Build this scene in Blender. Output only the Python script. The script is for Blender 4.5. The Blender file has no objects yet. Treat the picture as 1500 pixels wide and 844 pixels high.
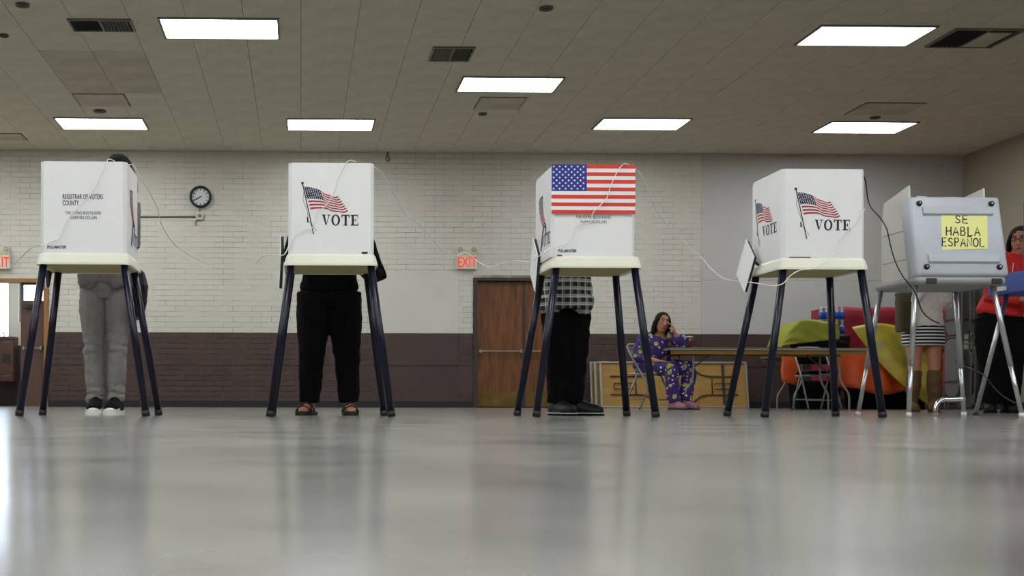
import bpy, bmesh, math, random
from mathutils import Vector, Matrix, Euler
random.seed(7)
PI = math.pi
scene = bpy.context.scene
COL = scene.collection

# ------------------------------------------------------------------ camera
F, CX, CY, CAMZ = 1680.0, 472.0, 588.6, 0.089      # focal length and principal point in photo pixels, camera height
YAW, ROLL = math.radians(1.1), math.radians(0.12)
CAMR = Matrix.Rotation(-YAW, 3, 'Z') @ Matrix.Rotation(PI/2, 3, 'X') @ Matrix.Rotation(ROLL, 3, 'Z')
cam_data = bpy.data.cameras.new('camera')
cam = bpy.data.objects.new('camera', cam_data)
COL.objects.link(cam)
cam.matrix_world = Matrix.Translation((0, 0, CAMZ)) @ CAMR.to_4x4()
cam_data.sensor_width = 36.0
cam_data.lens = 36.0 * F / 1500.0
cam_data.shift_x = (750 - CX) / 1500.0
cam_data.shift_y = (CY - 422) / 1500.0
cam_data.clip_start = 0.02
scene.camera = cam

# ------------------------------------------------------------------ sky outside the hallway windows, exposure
world = bpy.data.worlds.new('overcast_sky')
scene.world = world
world.use_nodes = True
world.node_tree.nodes['Background'].inputs[0].default_value = (0.80, 0.90, 1.0, 1)
world.node_tree.nodes['Background'].inputs[1].default_value = 7.0
vs = scene.view_settings
vs.view_transform = 'Standard'
vs.look = 'None'
vs.exposure = 0.15
vs.gamma = 1.0
vs.use_curve_mapping = False
LAMP = 18.0          # radiance of the fluorescent ceiling lenses


def at(px, py, Y):
    """point of the place at depth Y that is seen at photo pixel (px, py)"""
    d = CAMR @ Vector(((px - CX) / F, (CY - py) / F, -1.0))
    t = Y / d.y
    return Vector((d.x * t, Y, CAMZ + d.z * t))


def ax(px, Y):
    return at(px, CY, Y).x


# ------------------------------------------------------------------ materials
def lin(c):
    return tuple(((v / 255) / 12.92 if v / 255 <= 0.04045 else ((v / 255 + 0.055) / 1.055) ** 2.4) for v in c) + (1,)


MATS = {}


def mat(name, rgb, rough=0.6, metal=0.0, var=0.0, vscale=8.0, bump=0.0, bscale=60.0, emit=None, spec=0.5, stretch=None, rgb2=None, coat=0.0):
    if name in MATS:
        return MATS[name]
    m = bpy.data.materials.new(name)
    m.use_nodes = True
    nt = m.node_tree
    b = nt.nodes['Principled BSDF']
    b.inputs['Base Color'].default_value = lin(rgb)
    b.inputs['Roughness'].default_value = rough
    b.inputs['Metallic'].default_value = metal
    b.inputs['Specular IOR Level'].default_value = spec
    b.inputs['Coat Weight'].default_value = coat
    tc = nt.nodes.new('ShaderNodeTexCoord')
    mp = nt.nodes.new('ShaderNodeMapping')
    nt.links.new(tc.outputs['Object'], mp.inputs['Vector'])
    if stretch:
        mp.inputs['Scale'].default_value = stretch
    if var > 0:
        n = nt.nodes.new('ShaderNodeTexNoise')
        n.inputs['Scale'].default_value = vscale
        n.inputs['Detail'].default_value = 5
        n.inputs['Roughness'].default_value = 0.6
        nt.links.new(mp.outputs['Vector'], n.inputs['Vector'])
        r = nt.nodes.new('ShaderNodeValToRGB')
        c = lin(rgb)
        c2 = lin(rgb2) if rgb2 else tuple(v * (1 - var) for v in c[:3]) + (1,)
        c1 = c if rgb2 else tuple(min(1, v * (1 + var * 0.6)) for v in c[:3]) + (1,)
        r.color_ramp.elements[0].position = 0.32
        r.color_ramp.elements[1].position = 0.68
        r.color_ramp.elements[0].color = c2
        r.color_ramp.elements[1].color = c1
        nt.links.new(n.outputs['Fac'], r.inputs['Fac'])
        nt.links.new(r.outputs['Color'], b.inputs['Base Color'])
    if bump > 0:
        n2 = nt.nodes.new('ShaderNodeTexNoise')
        n2.inputs['Scale'].default_value = bscale
        n2.inputs['Detail'].default_value = 4
        nt.links.new(mp.outputs['Vector'], n2.inputs['Vector'])
        bp = nt.nodes.new('ShaderNodeBump')
        bp.inputs['Strength'].default_value = bump
        bp.inputs['Distance'].default_value = 0.01
        nt.links.new(n2.outputs['Fac'], bp.inputs['Height'])
        nt.links.new(bp.outputs['Normal'], b.inputs['Normal'])
    if emit:
        b.inputs['Emission Color'].default_value = lin(emit[0])
        b.inputs['Emission Strength'].default_value = emit[1]
    MATS[name] = m
    return m


def N(m, typ, **kw):
    n = m.node_tree.nodes.new(typ)
    for k, v in kw.items():
        if k in n.inputs:
            n.inputs[k].default_value = v
        else:
            setattr(n, k, v)
    return n


def L(m, a, ao, b, bi):
    m.node_tree.links.new(a.outputs[ao], b.inputs[bi])


M_lens = mat('lamp_lens', (250, 252, 255), 0.5, emit=((250, 253, 255), LAMP))
M_lamp_frame = mat('lamp_frame', (120, 118, 108), 0.5)
M_tile = mat('ceiling_tile', (206, 200, 183), 0.95, var=0.10, vscale=3.0, bump=0.25, bscale=90, spec=0.2)
M_tile2 = mat('ceiling_tile_sooty', (190, 183, 166), 0.95, var=0.18, vscale=2.2, bump=0.25, bscale=90, spec=0.2)
M_ceil_gap = mat('ceiling_gap', (70, 66, 58), 0.95)
M_wbrick = mat('white_painted_brick', (204, 201, 190), 0.55, var=0.05, vscale=1.5, bump=0.3, bscale=28)
M_wbrick2 = mat('white_painted_brick_worn', (202, 199, 188), 0.6, var=0.05, vscale=1.7, bump=0.35, bscale=32)
M_bbrick = mat('brown_painted_brick', (72, 53, 48), 0.5, var=0.14, vscale=3, bump=0.35, bscale=28)
M_bbrick2 = mat('brown_painted_brick_worn', (68, 51, 47), 0.55, var=0.16, vscale=4, bump=0.4, bscale=32)
M_wplaster = mat('white_painted_plaster', (188, 187, 183), 0.6, var=0.05, vscale=1.2, bump=0.15, bscale=20)
M_wplaster2 = mat('white_painted_plaster_bay', (202, 199, 189), 0.58, var=0.05, vscale=1.5, bump=0.2, bscale=24)
M_bplaster = mat('brown_painted_plaster', (68, 52, 47), 0.55, var=0.12, vscale=2, bump=0.15, bscale=20)
M_rwall = mat('beige_wall_paint', (158, 150, 131), 0.7, var=0.06, vscale=1.5, bump=0.15, bscale=25)
M_black = mat('black_rubber', (22, 22, 24), 0.6)
M_dark = mat('dark_hole', (12, 12, 12), 0.9)
M_doorframe = mat('door_frame_dark', (52, 44, 40), 0.5)
M_woodframe = mat('orange_wood_frame', (150, 104, 56), 0.5, var=0.2, vscale=6, stretch=(8, 8, 1))
M_wood = mat('stained_wood', (122, 74, 30), 0.45, var=0.4, vscale=4.0, stretch=(6, 6, 0.7), rgb2=(78, 43, 17))
M_brass = mat('brass_plate', (112, 88, 40), 0.45, metal=0.5, var=0.3, vscale=6)
M_steel = mat('brushed_steel', (170, 168, 160), 0.35, metal=0.9)
M_brownsteel = mat('brown_painted_steel', (88, 62, 54), 0.45, var=0.08, vscale=3)
M_screen = mat('white_corrugated_plastic', (246, 247, 248), 0.45, var=0.03, vscale=5)
M_tray = mat('cream_plastic', (230, 229, 212), 0.4, var=0.03, vscale=6)
M_tray_shade = mat('tan_tray_shade', (176, 166, 118), 0.7, var=0.06, vscale=6)
M_navy = mat('navy_enamel', (9, 12, 36), 0.3, spec=0.4)
M_print_navy = mat('navy_ink', (24, 26, 74), 0.6)
M_print_black = mat('black_ink', (22, 22, 32), 0.6)
M_print_grey = mat('grey_ink', (70, 70, 86), 0.6)
M_print_red = mat('dark_red_ink', (170, 40, 48), 0.6)
M_print_white = mat('white_ink', (236, 236, 238), 0.6)
M_poster_red = mat('poster_red', (216, 62, 44), 0.5)
M_poster_blue = mat('poster_blue', (28, 48, 140), 0.5)
M_poster_white = mat('poster_white', (240, 240, 242), 0.5)
M_cord = mat('white_cord', (232, 232, 224), 0.5)
M_cord_grey = mat('grey_cord', (176, 172, 160), 0.5)
M_blackcord = mat('black_cord', (24, 24, 24), 0.5)
M_case = mat('grey_case_plastic', (180, 186, 194), 0.42, var=0.04, vscale=9, bump=0.05, bscale=200)
M_case_dark = mat('grey_tray_plastic', (146, 148, 148), 0.45, var=0.05, vscale=6)
M_wing = mat('grey_corrugated_wing', (206, 205, 198), 0.55, var=0.05, vscale=5)
M_alu = mat('aluminium_tube', (190, 192, 195), 0.28, metal=0.85)
M_chrome = mat('chrome', (215, 215, 218), 0.08, metal=1.0)
M_yellowpaper = mat('yellow_paper', (232, 231, 150), 0.7)
M_blue = mat('royal_blue_plastic', (28, 62, 150), 0.4)
M_chairgrey = mat('grey_steel_chair', (142, 142, 140), 0.4, metal=0.25)
M_rackchair = mat('rack_grey_enamel', (108, 108, 108), 0.45, metal=0.2)  # darker grey of the folded chairs on the rack
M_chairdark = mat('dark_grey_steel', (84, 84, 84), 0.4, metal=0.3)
M_tableedge = mat('grey_table_edge', (150, 150, 145), 0.4, metal=0.3)
M_tabletan = mat('tan_plywood', (158, 122, 58), 0.6, var=0.2, vscale=4, stretch=(1, 4, 4))
M_tabletop = mat('tan_laminate', (120, 104, 74), 0.5)
M_skin = mat('skin_light', (178, 124, 98), 0.6, var=0.06, vscale=8)
M_hair = mat('dark_hair', (14, 10, 9), 0.7, spec=0.2, var=0.3, vscale=30, stretch=(6, 6, 1), bump=0.5, bscale=60)
M_jeans = mat('grey_denim', (142, 140, 138), 0.9, spec=0.2, var=0.16, vscale=7, bump=0.5, bscale=26)
M_blackcloth = mat('black_cloth', (6, 6, 8), 0.9, var=0.3, vscale=5, bump=0.2, bscale=25, spec=0.15)
M_greyshirt = mat('grey_knit', (120, 116, 118), 0.85, var=0.08, vscale=10)
M_redcloth = mat('red_knit', (196, 32, 30), 0.8, var=0.12, vscale=8)
M_whitesweater = mat('white_knit', (222, 220, 214), 0.85, var=0.05, vscale=8, bump=0.4, bscale=30)
M_boot = mat('brown_suede', (102, 76, 50), 0.8, var=0.25, vscale=10, bump=0.4, bscale=22)
M_olive = mat('olive_fringe', (84, 78, 58), 0.9, var=0.35, vscale=30, stretch=(6, 6, 1))
M_shoe = mat('black_canvas', (10, 10, 12), 0.85, spec=0.2)
M_sole = mat('white_rubber', (226, 224, 218), 0.6, var=0.1, vscale=20)
M_leather = mat('black_leather', (11, 11, 13), 0.5, spec=0.3)
M_pinkshoe = mat('mauve_slipper', (150, 108, 122), 0.8)
M_orange = mat('orange_vinyl', (206, 80, 26), 0.45, var=0.15, vscale=3, bump=0.3, bscale=8)
M_crimson = mat('crimson_vinyl', (138, 22, 44), 0.5, var=0.15, vscale=3, bump=0.3, bscale=9)
M_redorange = mat('red_orange_vinyl', (190, 50, 30), 0.45, var=0.15, vscale=3, bump=0.3, bscale=9)
M_lime = mat('lime_cloth', (138, 142, 40), 0.75, var=0.12, vscale=4)
M_yellowcloth = mat('yellow_vinyl', (182, 158, 32), 0.5, var=0.2, vscale=3, rgb2=(112, 110, 44))
M_water = mat('clear_blue_plastic', (150, 178, 206), 0.15)
M_labelblue = mat('blue_bottle_label', (30, 70, 170), 0.4)
M_darkred = mat('dark_red_plastic', (70, 18, 22), 0.35)
M_exit = mat('exit_red', (235, 40, 30), 0.5, emit=((255, 40, 28), 0.55))
M_exitbox = mat('beige_sign_plastic', (206, 202, 180), 0.5)
M_cloc = mat('clock_face', (206, 210, 214), 0.3)
M_ventdark = mat('vent_slats', (96, 92, 82), 0.7)
M_spot = mat('bulb_warm', (255, 220, 170), 0.5, emit=((255, 190, 120), 30.0))


def glass_mat():
    m = bpy.data.materials.new('window_glass')
    m.use_nodes = True
    nt = m.node_tree
    out = nt.nodes['Material Output']
    nt.nodes.remove(nt.nodes['Principled BSDF'])
    t = N(m, 'ShaderNodeBsdfTransparent', Color=(0.93, 0.96, 1, 1))
    g = N(m, 'ShaderNodeBsdfGlossy', Roughness=0.03)
    x = N(m, 'ShaderNodeMixShader', Fac=0.08)
    L(m, t, 0, x, 1); L(m, g, 0, x, 2)
    nt.links.new(x.outputs[0], out.inputs[0])
    return m


M_glass = glass_mat()


def translucent_screen():
    m = M_screen
    nt = m.node_tree
    b = nt.nodes['Principled BSDF']
    t = N(m, 'ShaderNodeBsdfTranslucent', Color=(0.9, 0.88, 0.84, 1))
    x = N(m, 'ShaderNodeMixShader', Fac=0.16)
    L(m, b, 0, x, 1); L(m, t, 0, x, 2)
    nt.links.new(x.outputs[0], nt.nodes['Material Output'].inputs[0])


translucent_screen()


def floor_mat():
    m = bpy.data.materials.new('waxed_grey_floor')
    m.use_nodes = True
    nt = m.node_tree
    b = nt.nodes['Principled BSDF']
    tc = N(m, 'ShaderNodeTexCoord')
    n = N(m, 'ShaderNodeTexNoise', Scale=2.6, Detail=4.0, Roughness=0.55)
    L(m, tc, 'Object', n, 'Vector')
    r = N(m, 'ShaderNodeValToRGB')
    r.color_ramp.elements[0].position = 0.3
    r.color_ramp.elements[1].position = 0.72
    r.color_ramp.elements[0].color = lin((108, 108, 103))
    r.color_ramp.elements[1].color = lin((156, 155, 148))
    L(m, n, 'Fac', r, 'Fac'); L(m, r, 'Color', b, 'Base Color')
    n2 = N(m, 'ShaderNodeTexNoise', Scale=3.0, Detail=3.0)
    L(m, tc, 'Object', n2, 'Vector')
    mr = N(m, 'ShaderNodeMapRange')
    mr.inputs['To Min'].default_value = 0.12
    mr.inputs['To Max'].default_value = 0.23
    L(m, n2, 'Fac', mr, 'Value'); L(m, mr, 'Result', b, 'Roughness')
    b.inputs['Specular IOR Level'].default_value = 0.5
    return m


M_floor = floor_mat()


def mortar_mat():
    m = bpy.data.materials.new('wall_mortar')
    m.use_nodes = True
    b = m.node_tree.nodes['Principled BSDF']
    b.inputs['Roughness'].default_value = 0.85
    tc = N(m, 'ShaderNodeTexCoord')
    sp = N(m, 'ShaderNodeSeparateXYZ')
    L(m, tc, 'Object', sp, 0)
    gt = N(m, 'ShaderNodeMath', operation='GREATER_THAN')
    gt.inputs[1].default_value = WAINS
    L(m, sp, 'Z', gt, 0)
    n = N(m, 'ShaderNodeTexNoise', Scale=2.6, Detail=4.0)
    L(m, tc, 'Object', n, 'Vector')
    ra = N(m, 'ShaderNodeValToRGB')
    ra.color_ramp.elements[0].position = 0.47; ra.color_ramp.elements[0].color = lin((52, 40, 36))
    ra.color_ramp.elements[1].position = 0.56; ra.color_ramp.elements[1].color = lin((128, 110, 98))
    rb = N(m, 'ShaderNodeValToRGB')
    rb.color_ramp.elements[0].position = 0.40; rb.color_ramp.elements[0].color = lin((136, 130, 117))
    rb.color_ramp.elements[1].position = 0.60; rb.color_ramp.elements[1].color = lin((204, 200, 189))
    L(m, n, 'Fac', ra, 'Fac'); L(m, n, 'Fac', rb, 'Fac')
    mx = N(m, 'ShaderNodeMix', data_type='RGBA')
    L(m, gt, 0, mx, 0)
    m.node_tree.links.new(ra.outputs[0], mx.inputs[6])
    m.node_tree.links.new(rb.outputs[0], mx.inputs[7])
    m.node_tree.links.new(mx.outputs[2], b.inputs['Base Color'])
    return m


WAINS = 1.18
M_mortar = mortar_mat()


def stripe_chain(name, base, layers, rough=0.8):
    """procedural stripes: layers = [(axis, period, duty, rgb, alpha)]"""
    m = bpy.data.materials.new(name)
    m.use_nodes = True
    b = m.node_tree.nodes['Principled BSDF']
    b.inputs['Roughness'].default_value = rough
    tc = N(m, 'ShaderNodeTexCoord')
    sp = N(m, 'ShaderNodeSeparateXYZ')
    L(m, tc, 'Object', sp, 0)
    prev = None
    for axis, period, duty, rgb, alpha in layers:
        d = N(m, 'ShaderNodeMath', operation='DIVIDE'); d.inputs[1].default_value = period
        L(m, sp, axis, d, 0)
        fr = N(m, 'ShaderNodeMath', operation='FRACT'); L(m, d, 0, fr, 0)
        lt = N(m, 'ShaderNodeMath', operation='LESS_THAN'); lt.inputs[1].default_value = duty
        L(m, fr, 0, lt, 0)
        mu = N(m, 'ShaderNodeMath', operation='MULTIPLY'); mu.inputs[1].default_value = alpha
        L(m, lt, 0, mu, 0)
        mx = N(m, 'ShaderNodeMix', data_type='RGBA')
        L(m, mu, 0, mx, 0)
        if prev is None:
            mx.inputs[6].default_value = lin(base)
        else:
            m.node_tree.links.new(prev.outputs[2], mx.inputs[6])
        mx.inputs[7].default_value = lin(rgb)
        prev = mx
    m.node_tree.links.new(prev.outputs[2], b.inputs['Base Color'])
    return m


M_plaid = stripe_chain('black_white_plaid', (16, 16, 18), [('X', 0.052, 0.42, (120, 120, 116), 0.55), ('Z', 0.052, 0.42, (190, 190, 184), 0.55), ('X', 0.052, 0.08, (210, 210, 205), 0.7), ('Z', 0.052, 0.08, (220, 220, 215), 0.7)])
M_stripe = stripe_chain('navy_white_stripes', (20, 22, 34), [('Z', 0.033, 0.45, (226, 226, 226), 1.0)])


def pajama_mat():
    m = bpy.data.materials.new('purple_print_pajama')
    m.use_nodes = True
    b = m.node_tree.nodes['Principled BSDF']
    b.inputs['Roughness'].default_value = 0.85
    tc = N(m, 'ShaderNodeTexCoord')
    prev = None
    for scale, thr, rgb, seed in ((10.0, 0.27, (160, 160, 56), 0.0), (19.0, 0.22, (214, 204, 228), 3.3), (12.0, 0.2, (74, 96, 40), 8.1)):
        mp = N(m, 'ShaderNodeMapping'); mp.inputs['Location'].default_value = (seed, seed * 2, seed)
        L(m, tc, 'Object', mp, 'Vector')
        v = N(m, 'ShaderNodeTexVoronoi', Scale=scale)
        L(m, mp, 'Vector', v, 'Vector')
        lt = N(m, 'ShaderNodeMath', operation='LESS_THAN'); lt.inputs[1].default_value = thr
        L(m, v, 'Distance', lt, 0)
        mx = N(m, 'ShaderNodeMix', data_type='RGBA')
        L(m, lt, 0, mx, 0)
        if prev is None:
            mx.inputs[6].default_value = lin((58, 36, 108))
        else:
            m.node_tree.links.new(prev.outputs[2], mx.inputs[6])
        mx.inputs[7].default_value = lin(rgb)
        prev = mx
    m.node_tree.links.new(prev.outputs[2], b.inputs['Base Color'])
    return m


M_pajama = pajama_mat()

# ------------------------------------------------------------------ mesh helpers


def obj(name, bm, material, parent=None, smooth=False, loc=None, rot=None):
    me = bpy.data.meshes.new(name)
    if smooth:
        for f in bm.faces:
            f.smooth = True
    bm.normal_update()
    bm.to_mesh(me)
    bm.free()
    o = bpy.data.objects.new(name, me)
    if material:
        me.materials.append(material)
    COL.objects.link(o)
    if parent:
        o.parent = parent
    if loc is not None:
        o.location = loc
    if rot is not None:
        o.rotation_euler = rot
    return o


def link(name, me, parent=None, loc=(0, 0, 0), rot=None):
    o = bpy.data.objects.new(name, me)
    COL.objects.link(o)
    o.parent = parent
    o.location = loc
    if rot is not None:
        o.rotation_euler = rot
    return o


def tag(o, label, cat, group=None):
    o['label'] = label
    o['category'] = cat
    if group:
        o['group'] = group
    return o


def thing(name, label, cat, loc=(0, 0, 0), rotz=0.0, group=None):
    o = bpy.data.objects.new(name, None)
    o.empty_display_size = 0.1
    COL.objects.link(o)
    o.location = loc
    o.rotation_euler = (0, 0, rotz)
    return tag(o, label, cat, group)


def struct(o, label=None):
    o['kind'] = 'structure'
    if label:
        o['label'] = label
    return o


def B():
    return bmesh.new()


def bx(bm, x0, x1, y0, y1, z0, z1, bev=0.0):
    vs_ = [bm.verts.new((x, y, z)) for z in (z0, z1) for y in (y0, y1) for x in (x0, x1)]
    fs = [(0, 2, 3, 1), (4, 5, 7, 6), (0, 1, 5, 4), (2, 6, 7, 3), (0, 4, 6, 2), (1, 3, 7, 5)]
    faces = [bm.faces.new([vs_[i] for i in f]) for f in fs]
    if bev > 0:
        eds = list({e for f in faces for e in f.edges})
        bmesh.ops.bevel(bm, geom=eds, offset=bev, segments=2, profile=0.5, affect='EDGES')
    return bm


def frame_of(t, side):
    t = t.normalized()
    s = side - t * side.dot(t)
    if s.length < 1e-4:
        s = Vector((0, 1, 0)) - t * t.y
        if s.length < 1e-4:
            s = Vector((0, 0, 1)) - t * t.z
    s.normalize()
    return s, t.cross(s)


def loft(bm, pts, rads, side=(1, 0, 0), n=12, cap=True):
    pts = [Vector(p) for p in pts]
    side = Vector(side)
    rings = []
    for i, p in enumerate(pts):
        a = pts[max(0, i - 1)]
        b = pts[min(len(pts) - 1, i + 1)]
        t = b - a
        s, u = frame_of(t, side)
        r = rads[i]
        rx, ry = r if isinstance(r, (tuple, list)) else (r, r)
        rings.append([bm.verts.new(p + s * (rx * math.cos(2 * PI * k / n)) + u * (ry * math.sin(2 * PI * k / n))) for k in range(n)])
    for i in range(len(rings) - 1):
        for k in range(n):
            bm.faces.new((rings[i][k], rings[i][(k + 1) % n], rings[i + 1][(k + 1) % n], rings[i + 1][k]))
    if cap:
        bm.faces.new(rings[0][::-1])
        bm.faces.new(rings[-1])
    return rings


def crom(pts, sub=6):
    P = [Vector(p) for p in pts]
    if len(P) < 3:
        return P
    out = []
    for i in range(len(P) - 1):
        p0 = P[max(0, i - 1)]; p1 = P[i]; p2 = P[i + 1]; p3 = P[min(len(P) - 1, i + 2)]
        for k in range(sub):
            t = k / sub
            out.append(0.5 * ((2 * p1) + (p2 - p0) * t + (2 * p0 - 5 * p1 + 4 * p2 - p3) * t * t + (3 * p1 - p0 - 3 * p2 + p3) * t ** 3))
    out.append(P[-1])
    return out


def tube(bm, pts, r, n=8, sub=0):
    if sub:
        pts = crom(pts, sub)
    loft(bm, pts, [r] * len(pts), side=(0.31, 0.87, 0.38), n=n)
    return bm


def ellipsoid(bm, c, r, n=14, m=9):
    c = Vector(c)
    pts = []
    rads = []
    for i in range(m):
        a = -PI / 2 + PI * (i + 0.35) / (m - 0.3)
        pts.append(c + Vector((0, 0, r[2] * math.sin(a))))
        rads.append((max(0.0008, r[0] * math.cos(a)), max(0.0008, r[1] * math.cos(a))))
    loft(bm, pts, rads, side=(1, 0, 0), n=n)
    return bm


def prism(bm, poly, axis, a0, a1):
    """closed 2D polygon extruded along axis ('x','y','z') from a0 to a1"""
    def mk(p, a):
        if axis == 'x':
            return (a, p[0], p[1])
        if axis == 'y':
            return (p[0], a, p[1])
        return (p[0], p[1], a)
    v0 = [bm.verts.new(mk(p, a0)) for p in poly]
    v1 = [bm.verts.new(mk(p, a1)) for p in poly]
    n = len(poly)
    bm.faces.new(v0)
    bm.faces.new(v1[::-1])
    for i in range(n):
        bm.faces.new((v0[i], v1[i], v1[(i + 1) % n], v0[(i + 1) % n]))
    bmesh.ops.recalc_face_normals(bm, faces=bm.faces)
    return bm


def disc(bm, c, r, axis='y', d=0.01, n=28, r2=None):
    c = Vector(c)
    v = {'x': Vector((1, 0, 0)), 'y': Vector((0, 1, 0)), 'z': Vector((0, 0, 1))}[axis]
    loft(bm, [c, c + v * d], [r, r if r2 is None else r2], side=(0, 0, 1) if axis != 'z' else (1, 0, 0), n=n)
    return bm


def ring(bm, c, r0, r1, axis, d, n=36):
    """flat annulus extruded by d along axis"""
    prof = [(r0, 0), (r1, 0), (r1, d), (r0, d)]
    c = Vector(c)
    if axis == 'y':
        e1, e2, e3 = Vector((1, 0, 0)), Vector((0, 0, 1)), Vector((0, 1, 0))
    elif axis == 'z':
        e1, e2, e3 = Vector((1, 0, 0)), Vector((0, 1, 0)), Vector((0, 0, 1))
    else:
        e1, e2, e3 = Vector((0, 1, 0)), Vector((0, 0, 1)), Vector((1, 0, 0))
    rows = []
    for k in range(n):
        a = 2 * PI * k / n
        rows.append([bm.verts.new(c + (e1 * math.cos(a) + e2 * math.sin(a)) * p[0] + e3 * p[1]) for p in prof])
    for k in range(n):
        for j in range(4):
            bm.faces.new((rows[k][j], rows[(k + 1) % n][j], rows[(k + 1) % n][(j + 1) % 4], rows[k][(j + 1) % 4]))
    bmesh.ops.recalc_face_normals(bm, faces=bm.faces)
    return bm


def remesh(o, voxel, smooth=3, disp=0.0, dscale=0.08):
    md = o.modifiers.new('remesh', 'REMESH')
    md.mode = 'VOXEL'
    md.voxel_size = voxel
    md.use_smooth_shade = True
    if smooth:
        s = o.modifiers.new('smooth', 'SMOOTH')
        s.factor = 0.5
        s.iterations = smooth
    if disp:
        t = bpy.data.textures.new('cloth_folds', 'CLOUDS')
        t.noise_scale = dscale
        d = o.modifiers.new('folds', 'DISPLACE')
        d.texture = t
        d.strength = disp
        d.mid_level = 0.5
        d.texture_coords = 'LOCAL'
    return o


# flat ink marks live in the plane y = const of a panel (x to the right, z up, facing -y)
def qd(bm, pts, y=0.0):
    try:
        f = bm.faces.new([bm.verts.new((p[0], y, p[1])) for p in pts])
        f.normal_update()
        if f.normal.y > 0:
            f.normal_flip()
    except ValueError:
        pass


def stroke(bm, pts, w, y=0.0):
    """flat pen stroke of width w through 2D points"""
    P = [Vector(p) for p in pts]
    n = len(P)
    Lp, Rp = [], []
    for i, p in enumerate(P):
        a = P[max(0, i - 1)]; b = P[min(n - 1, i + 1)]
        t = (b - a).normalized()
        nn = Vector((-t.y, t.x)) * (w / 2)
        if i == 0: p = p - t * (w * 0.3)
        if i == n - 1: p = p + t * (w * 0.3)
        Lp.append(p + nn); Rp.append(p - nn)
    for i in range(n - 1):
        qd(bm, [Lp[i], Lp[i + 1], Rp[i + 1], Rp[i]], y)


def text_bm(body, height, x0, z0, y, align='LEFT', xs=1.0, offset=0.0, spacing=1.0, shear=0.0):
    cu = bpy.data.curves.new('lettering_curve', 'FONT')
    cu.body = body
    cu.size = 1.0
    cu.align_x = align
    cu.offset = offset
    cu.space_character = spacing
    cu.shear = shear
    cu.resolution_u = 3
    o = bpy.data.objects.new('lettering_curve', cu)
    COL.objects.link(o)
    bpy.context.view_layer.update()
    me = bpy.data.meshes.new_from_object(o)
    bpy.data.objects.remove(o)
    bpy.data.curves.remove(cu)
    bm = B()
    bm.from_mesh(me)
    bpy.data.meshes.remove(me)
    k = height / 0.69
    for v in bm.verts:
        v.co = Vector((x0 + v.co.x * k * xs, y, z0 + v.co.y * k))
    for f in bm.faces:
        f.normal_update()
        if f.normal.y > 0:
            f.normal_flip()
    return bm

# ================================================================== THE HALL
W = 18.2            # depth of the back wall
HC = 4.065          # ceiling height
XL, XR = -9.0, ax(1411, W)
YB = -7.0           # wall behind the camera
D1A, D1B, D1H = ax(-64, W), ax(67, W), at(40, 412, W).z        # left doorway
D2A, D2B, D2H = ax(693, W), ax(843, W), at(760, 407, W).z      # wooden double door

bm = B(); bx(bm, XL - 0.3, XR + 0.3, YB - 0.3, W + 4.0, -0.12, 0.0)
struct(obj('floor', bm, M_floor), 'waxed grey concrete floor')

bm = B(); bx(bm, XL - 0.3, XR + 0.3, YB - 0.3, W + 0.3, HC + 0.010, HC + 0.14)
ceiling = struct(obj('ceiling', bm, M_ceil_gap), 'grey ceiling of square acoustic tiles')
TS = 0.595
tile_me = {}
for key, mm in (('a', M_tile), ('b', M_tile2)):
    b_ = B(); bx(b_, -TS / 2 + 0.0025, TS / 2 - 0.0025, -TS / 2 + 0.0015, TS / 2 - 0.0015, 0.0, 0.012)
    me = bpy.data.meshes.new('ceiling_tile'); b_.to_mesh(me); b_.free(); me.materials.append(mm); tile_me[key] = me
rest = B()
Y0T = 13.05
for j in range(-34, 9):
    yc = Y0T + (j + 0.5) * TS
    if yc - TS / 2 > W - 0.02:
        continue
    for i in range(-15, 18):
        xc = (i + 0.5) * TS
        if xc - TS / 2 > XR - 0.02 or xc - TS / 2 < XL:
            continue
        if yc + TS / 2 > W or xc + TS / 2 > XR:
            ce = B(); bx(ce, -TS / 2 + 0.0025, min(TS / 2 - 0.0025, XR - xc), -TS / 2 + 0.0015, min(TS / 2 - 0.0015, W - yc), 0.0, 0.012)
            obj('ceiling_tile', ce, M_tile, ceiling, loc=(xc, yc, HC)); continue
        px = 440 + F * xc / yc
        py = 589 - F * (HC - CAMZ) / yc
        if -12 < px < 1512 and py > -14:
            sooty = (-3.0 < xc < -1.6 and 13.0 < yc < 15.0)
            link('ceiling_tile', tile_me['b' if sooty else 'a'], ceiling, (xc, yc, HC))
        else:
            bx(rest, xc - TS / 2 + 0.0025, xc + TS / 2 - 0.0025, yc - TS / 2 + 0.0015, yc + TS / 2 - 0.0015, HC, HC + 0.012)
o = obj('ceiling_tiles', rest, M_tile, ceiling); o['kind'] = 'stuff'

# --- back wall: mortar body with the two doorways, bricks in front of it
bm = B()
ym0, ym1 = W + 0.007, W + 0.25
bx(bm, XL, D1A, ym0, ym1, 0, HC)
bx(bm, D1A, D1B, ym0, ym1, D1H, HC)
bx(bm, D1B, D2A, ym0, ym1, 0, HC)
bx(bm, D2A, D2B, ym0, ym1, D2H, HC)
bx(bm, D2B, XR, ym0, ym1, 0, HC)
wall_back = struct(obj('wall_back', bm, M_mortar), 'white painted brick wall above a brown painted wainscot')

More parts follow.
